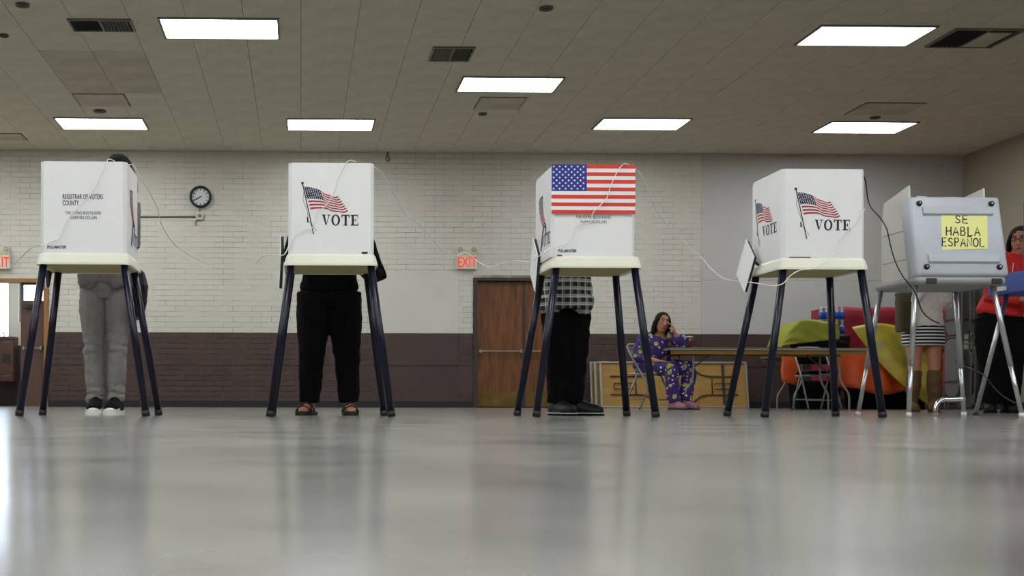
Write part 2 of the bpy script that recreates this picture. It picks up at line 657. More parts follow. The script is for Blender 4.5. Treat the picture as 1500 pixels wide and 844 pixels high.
BH, BL, JT = WAINS / 14, 0.305, 0.006
bme = {}
for key, mm in (('w', M_wbrick), ('w2', M_wbrick2), ('b', M_bbrick), ('b2', M_bbrick2)):
    b_ = B(); bx(b_, -BL / 2 + JT / 2, BL / 2 - JT / 2, 0, 0.03, JT / 2, BH - JT / 2)
    me = bpy.data.meshes.new('brick'); b_.to_mesh(me); b_.free(); me.materials.append(mm); bme[key] = me
brest = {'w': B(), 'w2': B(), 'b': B(), 'b2': B()}
PL1 = (ax(548, W), ax(672, W))          # plastered bay between two brick piers (below the beam line)
PL2 = (ax(1027, W), XR)                 # plastered bay at the right
zplast = at(600, 401, W).z
cands = []
nrow = int(HC / BH) + 1
for r in range(nrow):
    z0 = r * BH
    if z0 + BH > HC + 0.09:
        break
    k = 0
    x = XL + (BL / 2 if r % 2 else 0)
    while x < XR:
        xa, xb = x, x + BL
        x += BL
        def clip(xa, xb):
            segs = [(xa, xb)]
            cuts = [(PL2[0], PL2[1])]
            if z0 < D1H: cuts.append((D1A - 0.05, D1B + 0.04))
            if z0 < D2H: cuts.append((D2A, D2B))
            if z0 + BH / 2 < zplast: cuts.append(PL1)
            for c0, c1 in cuts:
                ns = []
                for a, b in segs:
                    if b <= c0 or a >= c1: ns.append((a, b))
                    else:
                        if a < c0: ns.append((a, c0))
                        if b > c1: ns.append((c1, b))
                segs = ns
            return segs
        for a, b in clip(xa, xb):
            if b - a > 0.03:
                cands.append((a, b, z0))
random.seed(11)
vis = []
for (a, b, z0) in cands:
    xc = (a + b) / 2
    px = 440 + F * xc / W
    full = b - a > BL - 0.001 and z0 + BH < HC
    score = 9
    if full:
        if 214 < px < 408: score = 0
        elif 590 < px < 690 and z0 > 1.2: score = 1
        elif 940 < px < 1020 and 1.2 < z0 < 3.4: score = 2
    vis.append((score, random.random(), a, b, z0))
vis.sort()
npick = 0
for score, _, a, b, z0 in vis:
    brown = z0 + BH / 2 < WAINS
    key = ('b' if brown else 'w') + ('2' if random.random() < 0.35 else '')
    yo = random.uniform(-0.0008, 0.0008)
    if score < 3 and npick < 300:
        link('brick', bme[key], wall_back, ((a + b) / 2, W + yo, z0))
        npick += 1
    else:
        zt = min(z0 + BH - JT / 2, HC + 0.008)
        if zt > z0 + 0.01:
            bx(brest[key], a + JT / 2, b - JT / 2, W + yo, W + 0.03, z0 + JT / 2, zt)
for key, b_ in brest.items():
    o = obj('brickwork', b_, {'w': M_wbrick, 'w2': M_wbrick2, 'b': M_bbrick, 'b2': M_bbrick2}[key], wall_back)
    o['kind'] = 'stuff'

# plastered bays, split into the big smooth panels one can see
def panel(a, b, z0, z1, m):
    bm = B(); bx(bm, a + 0.003, b - 0.003, W, W + 0.02, z0 + 0.003, z1 - 0.003)
    obj('plaster_panel', bm, m, wall_back)
panel(PL1[0], PL1[1], 0, 0.67, M_bplaster)
panel(PL1[0], PL1[1], 0.67, WAINS, M_bplaster)
panel(PL1[0], PL1[1], WAINS, zplast + 0.03, M_wplaster2)
zq = at(1200, 411, W).z
panel(PL2[0], PL2[1], 0, 0.67, M_bplaster)
panel(PL2[0], PL2[1], 0.67, WAINS, M_bplaster)
panel(PL2[0], PL2[1], WAINS, zq, M_wplaster)
panel(PL2[0], PL2[1], zq, HC, M_wplaster)

# narrow ledge in the wainscot, top line and baseboard
bm = B()
for a, b in ((XL, D1A - 0.06), (D1B + 0.05, D2A), (D2B, XR)):
    bx(bm, a, b, W - 0.006, W + 0.02, 0.655, 0.668)
struct(obj('trim_1', bm, M_doorframe), 'thin dark ledge line across the brown wainscot')
bm = B()
for a, b in ((XL, D1A - 0.06), (D1B + 0.05, D2A), (D2B, XR)):
    bx(bm, a, b, W - 0.014, W + 0.02, 0, 0.10)
struct(obj('baseboard_back', bm, M_black), 'black rubber baseboard')

# other walls
bm = B(); bx(bm, XR, XR + 0.25, YB, W + 0.25, 0, HC)
struct(obj('wall_right', bm, M_rwall), 'plain beige side wall')
bm = B(); bx(bm, XR - 0.012, XR + 0.01, YB, W, 0, 0.10)
struct(obj('baseboard_right', bm, M_black))
bm = B(); bx(bm, XL - 0.25, XL, YB, W + 0.25, 0, HC)
struct(obj('wall_left', bm, M_rwall))
bm = B(); bx(bm, XL - 0.25, XR + 0.25, YB - 0.25, YB, 0, HC)
struct(obj('wall_front', bm, M_rwall))

# --- wooden double door
dt = struct(thing('door_2', 'brown stained wooden double door with brass kick plates', 'door', ((D2A + D2B) / 2, W + 0.08, 0)))
del dt['category']
hw = (D2B - D2A) / 2
bm = B()
bx(bm, -hw, -hw + 0.06, -0.10, 0.10, 0, D2H); bx(bm, hw - 0.06, hw, -0.10, 0.10, 0, D2H); bx(bm, -hw + 0.06, hw - 0.06, -0.10, 0.10, D2H - 0.05, D2H)
obj('door_frame', bm, M_doorframe, dt)
for s in (-1, 1):
    x0, x1 = (-hw + 0.063, -0.004) if s < 0 else (0.004, hw - 0.063)
    bm = B(); bx(bm, x0, x1, -0.025, 0.02, 0.012, D2H - 0.055, 0.002)
    leaf = obj('door_leaf', bm, M_wood, dt)
    bm = B(); bx(bm, x0 + 0.03, x1 - 0.03, -0.029, -0.024, 0.02, 0.26)
    obj('kick_plate', bm, M_brass, leaf)
    bm = B(); tube(bm, [(x0 + 0.05, -0.09, 0.90), (x1 - 0.05, -0.09, 0.90)], 0.013)
    for xx in (x0 + 0.05, x1 - 0.05):
        bx(bm, xx - 0.018, xx + 0.018, -0.10, -0.025, 0.875, 0.925)
    obj('panic_bar', bm, M_steel, leaf)
bm = B(); bx(bm, -0.022, 0.022, -0.035, -0.026, 0.02, D2H - 0.06)
obj('astragal', bm, M_doorframe, dt)
bm = B(); bx(bm, D2A, D2B, W + 0.18, W + 0.24, 0, D2H)
struct(obj('wall_closer', bm, M_dark))

# --- left doorway: orange wood frame, one leaf with a window, the other leaf open, bright hallway behind
d1 = struct(thing('door_1', 'brown steel door leaf with a bright window in an orange wooden frame', 'door', (0, W + 0.06, 0)))
del d1['category']
bm = B()
bx(bm, D1B - 0.03, D1B + 0.04, -0.08, 0.10, 0, D1H + 0.04)
bx(bm, D1A - 0.05, D1A + 0.02, -0.08, 0.10, 0, D1H + 0.04)
bx(bm, D1A + 0.02, D1B - 0.03, -0.08, 0.10, D1H - 0.02, D1H + 0.04)
obj('door_frame', bm, M_woodframe, d1)
LA, LB = ax(29, W), D1B - 0.034
WZ0, WZ1 = at(40, 440, W).z, D1H - 0.05
bm = B()
bx(bm, LA, LB, 0, 0.045, 0.01, WZ0)
bx(bm, LA, LB, 0, 0.045, WZ1, D1H - 0.022)
bx(bm, LA, LA + 0.035, 0, 0.045, WZ0, WZ1)
bx(bm, LB - 0.02, LB, 0, 0.045, WZ0, WZ1)
leaf = obj('door_leaf', bm, M_brownsteel, d1)
bm = B(); bx(bm, LA + 0.035, LB - 0.02, 0.018, 0.026, WZ0, WZ1)
obj('window_pane', bm, M_glass, leaf)
bm = B(); tube(bm, [(LA + 0.04, -0.06, 0.93), (LB - 0.03, -0.06, 0.93)], 0.012)
bx(bm, LA + 0.04, LA + 0.07, -0.07, 0, 0.90, 0.96); bx(bm, LB - 0.06, LB - 0.03, -0.07, 0, 0.90, 0.96)
obj('push_bar', bm, M_steel, leaf)
bm = B(); bx(bm, LA + 0.05, LA + 0.20, -0.05, 0, WZ0 - 0.12, WZ0 - 0.06); tube(bm, [(LA + 0.12, -0.04, WZ0 - 0.10), (LB - 0.04, -0.10, WZ0 - 0.02)], 0.008)
obj('door_closer', bm, M_doorframe, leaf)
bm = B(); bx(bm, D1A + 0.025, D1A + 0.07, 0.05, 0.75, 0.01, D1H - 0.025)
obj('door_leaf', bm, M_brownsteel, d1)

# hallway shell behind the left doorway
HY = W + 3.2
hxa, hxb = D1A - 1.6, D1B + 1.0
wx0, wx1 = ax(-90, HY), ax(13, HY)
vx0, vx1 = ax(27, HY), ax(72, HY)
bm = B()
bx(bm, hxa, wx0, HY, HY + 0.2, 0, 3.0)
bx(bm, wx0, wx1, HY, HY + 0.2, 0, 1.20); bx(bm, wx0, wx1, HY, HY + 0.2, 2.6, 3.0)
bx(bm, wx1, vx0, HY, HY + 0.2, 0, 3.0)
bx(bm, vx0, vx1, HY, HY + 0.2, 0, 1.55); bx(bm, vx0, vx1, HY, HY + 0.2, 2.6, 3.0)
bx(bm, vx1, hxb, HY, HY + 0.2, 0, 3.0)
bx(bm, hxa - 0.2, hxa, W + 0.25, HY + 0.2, 0, 3.0)
bx(bm, hxb, hxb + 0.2, W + 0.25, HY + 0.2, 0, 3.0)
struct(obj('wall_hallway', bm, M_wbrick), 'white wall of the hallway beyond the left doorway')
bm = B(); bx(bm, hxa, hxb, HY - 0.02, HY, 0, 1.12)
struct(obj('trim_2', bm, M_bplaster), 'brown wainscot of the hallway')
bm = B(); bx(bm, hxa - 0.2, hxb + 0.2, W + 0.25, HY + 0.2, 3.0, 3.1)
struct(obj('ceiling_hallway', bm, M_tile))
for i, (a, b, z) in enumerate(((wx0, wx1, 1.20), (vx0, vx1, 1.55))):
    wn = struct(thing('window_%d' % (i + 1), 'bright daylight window at the end of the hallway', 'window', ((a + b) / 2, HY + 0.1, z)))
    del wn['category']
    h2, w2 = 2.6 - z, (b - a) / 2
    bm = B()
    bx(bm, -w2, -w2 + 0.03, -0.04, 0.04, 0, h2); bx(bm, w2 - 0.03, w2, -0.04, 0.04, 0, h2)
    bx(bm, -w2 + 0.03, w2 - 0.03, -0.04, 0.04, 0, 0.03); bx(bm, -w2 + 0.03, w2 - 0.03, -0.04, 0.04, h2 - 0.03, h2)
    obj('window_frame', bm, M_lamp_frame, wn)
    bm = B(); bx(bm, -w2 + 0.03, w2 - 0.03, -0.004, 0.004, 0.03, h2 - 0.03)
    obj('window_pane', bm, M_glass, wn)

# --- brown drinking fountain on the hallway wall
fx0, fx1 = ax(-16, HY - 0.35), ax(20, HY - 0.35)
fz0, fz1 = at(5, 559, HY - 0.35).z, at(5, 493, HY - 0.35).z
t = thing('drinking_fountain', 'brown wall-mounted drinking fountain in the hallway beyond the left doorway', 'fountain', ((fx0 + fx1) / 2, HY - 0.37, fz0))
w2, h2 = (fx1 - fx0) / 2, fz1 - fz0
bm = B(); bx(bm, -w2, w2, 0, 0.345, 0, h2 - 0.06, 0.015); obj('cabinet', bm, M_brownsteel, t)
bm = B(); bx(bm, -w2 - 0.008, w2 + 0.008, -0.012, 0.345, h2 - 0.058, h2, 0.012); obj('basin', bm, M_brownsteel, t)
bm = B(); bx(bm, w2 * 0.1, w2 * 0.75, -0.006, 0.0, h2 * 0.42, h2 * 0.62); obj('grille', bm, M_doorframe, t)
bm = B(); tube(bm, [(0, 0.2, h2 - 0.002), (0, 0.2, h2 + 0.05), (0, 0.12, h2 + 0.08)], 0.012, sub=4); obj('spout', bm, M_steel, t)
for zf in (0.12, 0.86):
    bm = B(); bx(bm, w2 * 0.1, w2 * 0.8, -0.004, 0.0, h2 * zf, h2 * zf + 0.008); obj('louvre', bm, M_steel, t)

# ================================================================== CEILING FIXTURES
def ceiling_lamp(x, y, label, group=None):
    t = thing('ceiling_lamp', label, 'ceiling light', (x, y, HC), group=group)
    bm = B()
    a, b = 0.63, 0.335
    for q in ((-a, a, -b, -b + 0.025), (-a, a, b - 0.025, b), (-a, -a + 0.025, -b + 0.025, b - 0.025), (a - 0.025, a, -b + 0.025, b - 0.025)):
        bx(bm, q[0], q[1], q[2], q[3], -0.018, -0.001)
    obj('frame', bm, M_lamp_frame, t)
    bm = B(); bx(bm, -a + 0.027, a - 0.027, -b + 0.027, b - 0.027, -0.010, -0.002)
    obj('diffuser', bm, M_lens, t)


def on_ceiling(px, py):
    d = CAMR @ Vector(((px - CX) / F, (CY - py) / F, -1.0))
    t = (HC - CAMZ) / d.z
    return Vector((d.x * t, d.y * t, HC))


for px, py, lab in ((323, 41, 'bright rectangular ceiling light next to the half-dark air vent at upper left'),
                    (149.5, 180.5, 'bright rectangular ceiling light above the booth with registrar lettering'),
                    (484, 182, 'bright rectangular ceiling light above the second booth with black trousers behind'),
                    (746, 123, 'bright rectangular ceiling light in the middle of the ceiling beside a closed hatch'),
                    (939, 181, 'bright rectangular ceiling light above and right of the flag poster'),
                    (1267, 51.5, 'large bright ceiling light at upper right beside the dark open vent'),
                    (1266, 186, 'bright rectangular ceiling light below the hatch near the right corner')):
    p = on_ceiling(px, py)
    ceiling_lamp(p.x, p.y, lab)
for yy in (8.6, 4.9, 2.8, 0.6, -2.4):
    for xx in (-6.4, -2.9, 0.8) + ((4.6,) if yy < 5 else ()) + ((8.3,) if yy < 5 else ()):
        ceiling_lamp(xx, yy, 'bright rectangular ceiling light out of view over the front of the hall', 'lamps over the front of the hall')
for xx, yy in ((-6.3, 13.0), (-6.4, 16.9), (-5.6, 14.95), (-8.0, 15.6)):  # unseen lamps, added to brighten the left part of the back wall
    ceiling_lamp(xx, yy, 'added ceiling light out of view at the far left, brightening the back wall', 'lamps over the front of the hall')
# unseen lamp added to brighten the hallway
t = thing('hallway_fill_lamp', 'unseen ceiling light added to brighten the hallway beyond the left doorway', 'ceiling light', (D1A + 0.3, W + 1.5, 3.0))
bm = B(); bx(bm, -0.6, 0.6, -0.3, 0.3, -0.012, -0.002); obj('diffuser', bm, M_lens, t)
bm = B()
for q in ((-0.63, 0.63, -0.33, -0.302), (-0.63, 0.63, 0.302, 0.33), (-0.63, -0.602, -0.302, 0.302), (0.602, 0.63, -0.302, 0.302)):
    bx(bm, *q, -0.02, -0.001)
obj('frame', bm, M_lamp_frame, t)


def vent(px0, px1, py0, py1, label, dark=0.5, slats=16):
    a = on_ceiling((px0 + px1) / 2, py0); b = on_ceiling((px0 + px1) / 2, py1)
    c = on_ceiling(px0, (py0 + py1) / 2); d = on_ceiling(px1, (py0 + py1) / 2)
    w, h = (d.x - c.x) / 2, abs(a.y - b.y) / 2
    t = thing('air_vent', label, 'air vent', ((c.x + d.x) / 2, (a.y + b.y) / 2, HC))
    bm = B()
    for q in ((-w, w, -h, -h + 0.02), (-w, w, h - 0.02, h), (-w, -w + 0.02, -h + 0.02, h - 0.02), (w - 0.02, w, -h + 0.02, h - 0.02), (-0.01, 0.01, -h + 0.02, h - 0.02)):
        bx(bm, *q, -0.022, -0.001)
    obj('frame', bm, M_lamp_frame, t)
    bm = B(); bx(bm, -w + 0.02, w - 0.02, -h + 0.02, h - 0.02, -0.004, -0.001); obj('duct', bm, M_dark, t)
    for i in range(slats):
        x = -w + 0.03 + (2 * w - 0.06) * (i + 0.5) / slats
        if abs(x) < 0.015:
            continue
        lean = 0.012 if x > 0 else -0.012
        bm = B()
        th = 0.004
        prism(bm, [(x - th - lean, -0.021), (x + th - lean, -0.021), (x + th, -0.005), (x - th, -0.005)], 'y', -h + 0.02, h - 0.02)
        obj('slat', bm, M_ventdark if x > 0 or dark < 0.4 else M_dark, t)
    return t


vent(103, 195, 27, 44, 'ceiling air vent, left half black and right half slatted, beside the upper left light')
vent(631, 692, 68, 88, 'small slatted ceiling air vent left of the middle light', dark=0.3, slats=18)
tv = vent(1377, 1478, 41, 68, 'ceiling air vent with a black open half near the upper right corner', slats=14)
bm = B(); bx(bm, 0.012, 0.27, -0.24, 0.24, -0.030, -0.0225); obj('damper', bm, M_tile2, tv)


def hatch(px0, px1, py0, py1, label):
    a = on_ceiling((px0 + px1) / 2, py0); b = on_ceiling((px0 + px1) / 2, py1)
    c = on_ceiling(px0, (py0 + py1) / 2); d = on_ceiling(px1, (py0 + py1) / 2)
    w, h = (d.x - c.x) / 2, abs(a.y - b.y) / 2
    t = thing('ceiling_hatch', label, 'ceiling hatch', ((c.x + d.x) / 2, (a.y + b.y) / 2, HC))
    bm = B(); bx(bm, -w, w, -h, h, -0.006, -0.001); obj('rim', bm, M_ventdark, t)
    bm = B(); bx(bm, -w + 0.015, w - 0.015, -h + 0.015, h - 0.015, -0.012, -0.0065, 0.002); obj('panel', bm, M_tile2, t)


hatch(112, 187, 137, 155, 'square ceiling hatch above the light over the registrar booth')
hatch(698, 766, 142, 160, 'square ceiling hatch just below the middle ceiling light')
hatch(1252, 1340, 150, 168, 'square ceiling hatch above the right rear ceiling light')
hatch(-40, 36, 195, 205, 'square ceiling hatch at the left edge near the back wall')


def dome(px, py, r, label):
    p = on_ceiling(px, py)
    t = thing('smoke_detector', label, 'smoke detector', p)
    bm = B(); disc(bm, (0, 0, -0.02), r, 'z', 0.019, 24); obj('base', bm, M_ventdark, t)
    bm = B(); loft(bm, [(0, 0, -0.030), (0, 0, -0.027), (0, 0, -0.0205)], [r * 0.4, r * 0.62, r * 0.8], n=20); obj('cap', bm, M_doorframe, t)


dome(33, 6, 0.07, 'dark round ceiling detector in the top left corner')
dome(6, 51, 0.05, 'dark round ceiling detector at the left edge below the corner one')
dome(146, 162, 0.085, 'dark round ceiling detector between hatch and light over the registrar booth')
dome(707, 166, 0.06, 'dark round ceiling detector below the middle hatch')
dome(800, 11, 0.07, 'dark round ceiling detector at the top centre of the ceiling')
dome(1282, 171.5, 0.07, 'dark round ceiling detector between the right hatch and light')

# ================================================================== ON THE BACK WALL
c = at(294, 289, W); 
t = thing('wall_clock', 'round black-rimmed wall clock with white face on the brick wall', 'clock', (c.x, W - 0.004, c.z))
bm = B(); ring(bm, (0, -0.06, 0), 0.137, 0.172, 'y', 0.06); obj('rim', bm, M_black, t, True)
bm = B(); disc(bm, (0, -0.03, 0), 0.137, 'y', 0.025, 36); obj('dial', bm, M_cloc, t)
for k in range(12):
    a = 2 * PI * k / 12
    bm = B(); stroke(bm, [(math.sin(a) * 0.105, math.cos(a) * 0.105), (math.sin(a) * 0.125, math.cos(a) * 0.125)], 0.014, -0.032); obj('hour_mark', bm, M_print_black, t)
for ang, ln, wd, nm in ((math.radians(238), 0.085, 0.016, 'hour_hand'), (math.radians(243), 0.125, 0.011, 'minute_hand')):
    bm = B(); stroke(bm, [(-math.sin(ang) * 0.02, -math.cos(ang) * 0.02), (math.sin(ang) * ln, math.cos(ang) * ln)], wd, -0.036 if nm[0] == 'h' else -0.038); obj(nm, bm, M_black, t)
c = at(293, 317, W)
t = thing('junction_box', 'small pale electrical box under the wall clock with a dark wire', 'electrical box', (c.x, W - 0.003, c.z))
bm = B(); bx(bm, -0.055, 0.055, -0.05, 0, -0.06, 0.06, 0.012); obj('box', bm, M_exitbox, t)
bm = B(); disc(bm, (0, -0.058, 0.0), 0.03, 'y', 0.008, 18); obj('knockout', bm, M_lamp_frame, t)
bm = B(); tube(bm, [(0, -0.02, 0.06), (0.0, -0.02, 0.13)], 0.006); obj('riser', bm, M_doorframe, t)
bm = B(); tube(bm, [(-0.04, -0.02, -0.06), (-0.06, -0.03, -0.09), (-0.06, -0.02, -0.15)], 0.008, sub=4); obj('loose_wire', bm, M_doorframe, t)
a, b = at(205, 318, W), at(287, 318, W)
bm = B(); tube(bm, [(a.x, W - 0.014, a.z), (b.x - 0.01, W - 0.014, b.z)], 0.009)
tag(obj('conduit', bm, M_doorframe), 'thin dark conduit running left from the box under the clock', 'conduit')


def exit_sign(px, label):
    c = at(px, 395, W)
    t = thing('exit_sign', label, 'exit sign', (c.x, W - 0.004, c.z))
    bm = B(); bx(bm, -0.16, 0.16, -0.07, 0, 0, 0.225, 0.008); obj('sign_box', bm, M_exitbox, t)
    bm = B(); bx(bm, -0.155, 0.155, -0.05, 0, 0.227, 0.355, 0.02); obj('lamp_housing', bm, M_exitbox, t)
    for s in (-1, 1):
        bm = B(); disc(bm, (s * 0.105, -0.095, 0.31), 0.034, 'y', 0.045, 18, r2=0.026); lh = obj('lamp_head', bm, M_lamp_frame, t)
        bm = B(); disc(bm, (s * 0.105, -0.098, 0.31), 0.024, 'y', 0.003, 16); obj('lamp_lens', bm, M_steel, lh)
    bm = text_bm('EXIT', 0.155, 0, 0.035, -0.0715, 'CENTER', 0.66, 0.010)
    obj('lettering', bm, M_exit, t)


exit_sign(683, 'beige exit sign with red letters above the wooden double door')
exit_sign(1, 'beige exit sign with red letters cut off by the left edge')
c = at(568, 230, W)
t = thing('wall_hook', 'small dark wire hook high on the wall right of the second booth', 'hook', (c.x, W - 0.002, c.z))
bm = B(); tube(bm, [(0, -0.008, 0.07), (-0.02, -0.012, 0.0), (-0.035, -0.012, -0.04), (0.0, -0.012, -0.075), (0.03, -0.012, -0.04), (0.012, -0.012, 0.0), (0, -0.008, 0.06)], 0.006, sub=4); obj('wire', bm, M_doorframe, t)
bm = B(); disc(bm, (0, -0.012, 0.07), 0.012, 'y', 0.012, 10); obj('nail', bm, M_doorframe, t)

# ================================================================== PRINTS
def vote_letters(x, z, h):
    """slab-serif capitals V O T E, lower left corner at x, z"""
    bm = B()
    y = 0.0
    w = 0.78 * h; g = 0.10 * h; tk = 0.20 * h; tn = 0.10 * h; sf = 0.075 * h
    # V
    def Q(p): qd(bm, p, y)
    Q([(x, z + h - sf), (x + 0.36 * h, z + h - sf), (x + 0.36 * h, z + h), (x, z + h)])
    Q([(x + 0.50 * h, z + h - sf), (x + 0.80 * h, z + h - sf), (x + 0.80 * h, z + h), (x + 0.50 * h, z + h)])
    Q([(x + 0.08 * h, z + h - sf), (x + 0.08 * h + tk, z + h - sf), (x + 0.45 * h, z + 0.16 * h), (x + 0.40 * h, z), (x + 0.36 * h, z)])
    Q([(x + 0.62 * h, z + h - sf), (x + 0.70 * h, z + h - sf), (x + 0.41 * h, z), (x + 0.38 * h, z + 0.05 * h)])
    x += w + g
    # O
    n = 28
    cx_, cz_ = x + 0.40 * h, z + 0.5 * h
    for k in range(n):
        a, b = 2 * PI * k / n, 2 * PI * (k + 1) / n
        f = lambda t, rx, rz: (cx_ + rx * math.cos(t), cz_ + rz * math.sin(t))
        Q([f(a, 0.40 * h, 0.52 * h), f(b, 0.40 * h, 0.52 * h), f(b, 0.21 * h, 0.42 * h), f(a, 0.21 * h, 0.42 * h)])
    x += w + g + 0.05 * h
    # T
    Q([(x, z + h - tn), (x + 0.74 * h, z + h - tn), (x + 0.74 * h, z + h), (x, z + h)])
    Q([(x, z + 0.72 * h), (x + 0.06 * h, z + 0.72 * h), (x + 0.11 * h, z + h - tn), (x, z + h - tn)])
    Q([(x + 0.68 * h, z + 0.72 * h), (x + 0.74 * h, z + 0.72 * h), (x + 0.74 * h, z + h - tn), (x + 0.63 * h, z + h - tn)])
    Q([(x + 0.285 * h, z + sf), (x + 0.285 * h + tk, z + sf), (x + 0.285 * h + tk, z + h - tn), (x + 0.285 * h, z + h - tn)])
    Q([(x + 0.17 * h, z), (x + 0.57 * h, z), (x + 0.57 * h, z + sf), (x + 0.17 * h, z + sf)])
    x += 0.74 * h + g
    # E
    Q([(x, z), (x + 0.70 * h, z), (x + 0.70 * h, z + tn), (x, z + tn)])
    Q([(x, z + h - tn), (x + 0.68 * h, z + h - tn), (x + 0.68 * h, z + h), (x, z + h)])
    Q([(x + 0.10 * h, z + tn), (x + 0.10 * h + tk, z + tn), (x + 0.10 * h + tk, z + h - tn), (x + 0.10 * h, z + h - tn)])
    Q([(x + 0.27 * h, z + 0.47 * h), (x + 0.47 * h, z + 0.47 * h), (x + 0.47 * h, z + 0.54 * h), (x + 0.27 * h, z + 0.54 * h)])
    Q([(x + 0.44 * h, z + 0.36 * h), (x + 0.50 * h, z + 0.36 * h), (x + 0.50 * h, z + 0.65 * h), (x + 0.44 * h, z + 0.65 * h)])
    Q([(x + 0.64 * h, z + tn), (x + 0.70 * h, z + tn), (x + 0.70 * h, z + 0.30 * h), (x + 0.65 * h, z + 0.30 * h)])
    Q([(x + 0.63 * h, z + 0.72 * h), (x + 0.68 * h, z + 0.72 * h), (x + 0.68 * h, z + h - tn), (x + 0.62 * h, z + h - tn)])
    return bm


def waving_flag(k=1.0):
    """parts of the waving flag print; origin at panel centre bottom, metres. returns dict of bmeshes"""
    def wp(s, t):
        # s along the fly, t down the hoist
        hx, hz = -0.160 + 0.034 * t, 0.395 - 0.134 * t
        fx, fz = 0.040 + 0.060 * t, 0.345 - 0.088 * t
        wav = 0.016 * math.sin(s * 2 * PI * 0.95 + 0.1) * (0.35 + 0.65 * s) + 0.004 * math.sin(s * 19) * s
        return ((hx + (fx - hx) * s) * k, (hz + (fz - hz) * s + wav) * k)
    out = {'navy': B(), 'red': B(), 'white': B(), 'pole': B()}
    n = 18
    for i in range(13):
        if i % 2:
            continue
        t0, t1 = i / 13, (i + 1) / 13
        s0 = 0.46 if i < 7 else 0.02
        for q in range(n):
            a = s0 + (1 - s0) * q / n; b = s0 + (1 - s0) * (q + 1) / n
            qd(out['red'], [wp(a, t0), wp(b, t0), wp(b, t1), wp(a, t1)])
    for q in range(10):
        a, b = 0.46 * q / 10, 0.46 * (q + 1) / 10
        qd(out['navy'], [wp(a, 0), wp(b, 0), wp(b, 0.54), wp(a, 0.54)])
    for r in range(7):
        for q in range(8):
            s = 0.025 + (q + (0.5 if r % 2 else 0)) * 0.053
            if s > 0.445:
                continue
            cx_, cz_ = wp(s, 0.04 + r * 0.077)
            qd(out['white'], [(cx_ + 0.0027 * k * math.cos(u * PI / 3), cz_ + 0.0027 * k * math.sin(u * PI / 3)) for u in range(6)], -0.0006)
    stroke(out['pole'], [(-0.168 * k, 0.412 * k), (-0.103 * k, 0.118 * k)], 0.006 * k)
    ring_pts = [(-0.169 * k + 0.008 * k * math.cos(u * PI / 5), 0.416 * k + 0.008 * k * math.sin(u * PI / 5)) for u in range(10)]
    qd(out['pole'], ring_pts)
    stroke(out['pole'], [(-0.160 * k, 0.385 * k), (-0.166 * k, 0.32 * k), (-0.140 * k, 0.25 * k), (-0.135 * k, 0.20 * k), (-0.085 * k, 0.135 * k)], 0.0022 * k)
    stroke(out['pole'], [(-0.139 * k, 0.215 * k), (-0.137 * k, 0.188 * k)], 0.008 * k)
    return out


def ribbon_print():
    """ribbon flag: starry top, striped middle, navy loop"""
    out = {'navy': B(), 'red': B(), 'white': B()}
    def c(t):  # centre line, t 0 top .. 1 bottom, returns x, z, halfwidth
        return (-0.055 + 0.10 * t - 0.03 * math.sin(t * 3.1), 0.40 - 0.19 * t, 0.058 - 0.012 * t)
    n = 16
    for q in range(n):
        t0, t1 = q / n, (q + 1) / n
        x0, z0, w0 = c(t0); x1, z1, w1 = c(t1)
        tip = 0.0 if q else 0.03
        if t0 < 0.48:
            qd(out['navy'], [(x0 - w0 + tip, z0), (x0 + w0, z0 + 0.004), (x1 + w1, z1), (x1 - w1, z1)])
        else:
            for i in range(5):
                a, b = -1 + i * 0.44, -1 + i * 0.44 + 0.24
                qd(out['red'], [(x0 + a * w0, z0), (x0 + b * w0, z0), (x1 + b * w1, z1), (x1 + a * w1, z1)])
    for r in range(6):
        for q in range(5):
            t = 0.05 + r * 0.075
            x0, z0, w0 = c(t)
            xx = x0 + (-0.8 + (q + (0.5 if r % 2 else 0)) * 0.38) * w0
            if xx > x0 + w0 * 0.92: continue
            qd(out['white'], [(xx + 0.0055 * math.cos(u * PI / 3), z0 - 0.004 + 0.0055 * math.sin(u * PI / 3)) for u in range(6)], -0.0006)
    # navy loop like a ribbon tail
    pts = [p.to_2d() for p in crom([(-0.045, 0.075, 0), (-0.02, 0.135, 0), (0.015, 0.19, 0), (0.055, 0.215, 0), (0.088, 0.195, 0), (0.085, 0.16, 0)], 5)]
    out['loop'] = B(); stroke(out['loop'], pts, 0.030)
    for f in (0.3, 0.6):
        p = pts[int(f * len(pts))]
        qd(out['white'], [(p.x + 0.006 * math.cos(u * PI / 3), p.y + 0.006 * math.sin(u * PI / 3)) for u in range(6)], -0.0006)
    return out


INK = {'navy': M_print_navy, 'red': M_print_red, 'white': M_print_white, 'pole': M_print_black, 'loop': M_print_navy}
# ================================================================== VOTING BOOTHS
TB, TT, PT = 0.888, 0.957, 1.493         # tray underside, tray top, top of privacy screen
PW, PD = 0.252, 0.45                      # half width and depth of the screen


def rrect(w, y0, y1, r, n=5):
    pts = []
    for cx_, cy_, a0 in ((w - r, y1 - r, 0), (-w + r, y1 - r, PI / 2), (-w + r, y0 + r, PI), (w - r, y0 + r, 1.5 * PI)):
        for i in range(n + 1):
            a = a0 + PI / 2 * i / n
            pts.append((cx_ + r * math.cos(a), cy_ + r * math.sin(a)))
    return pts


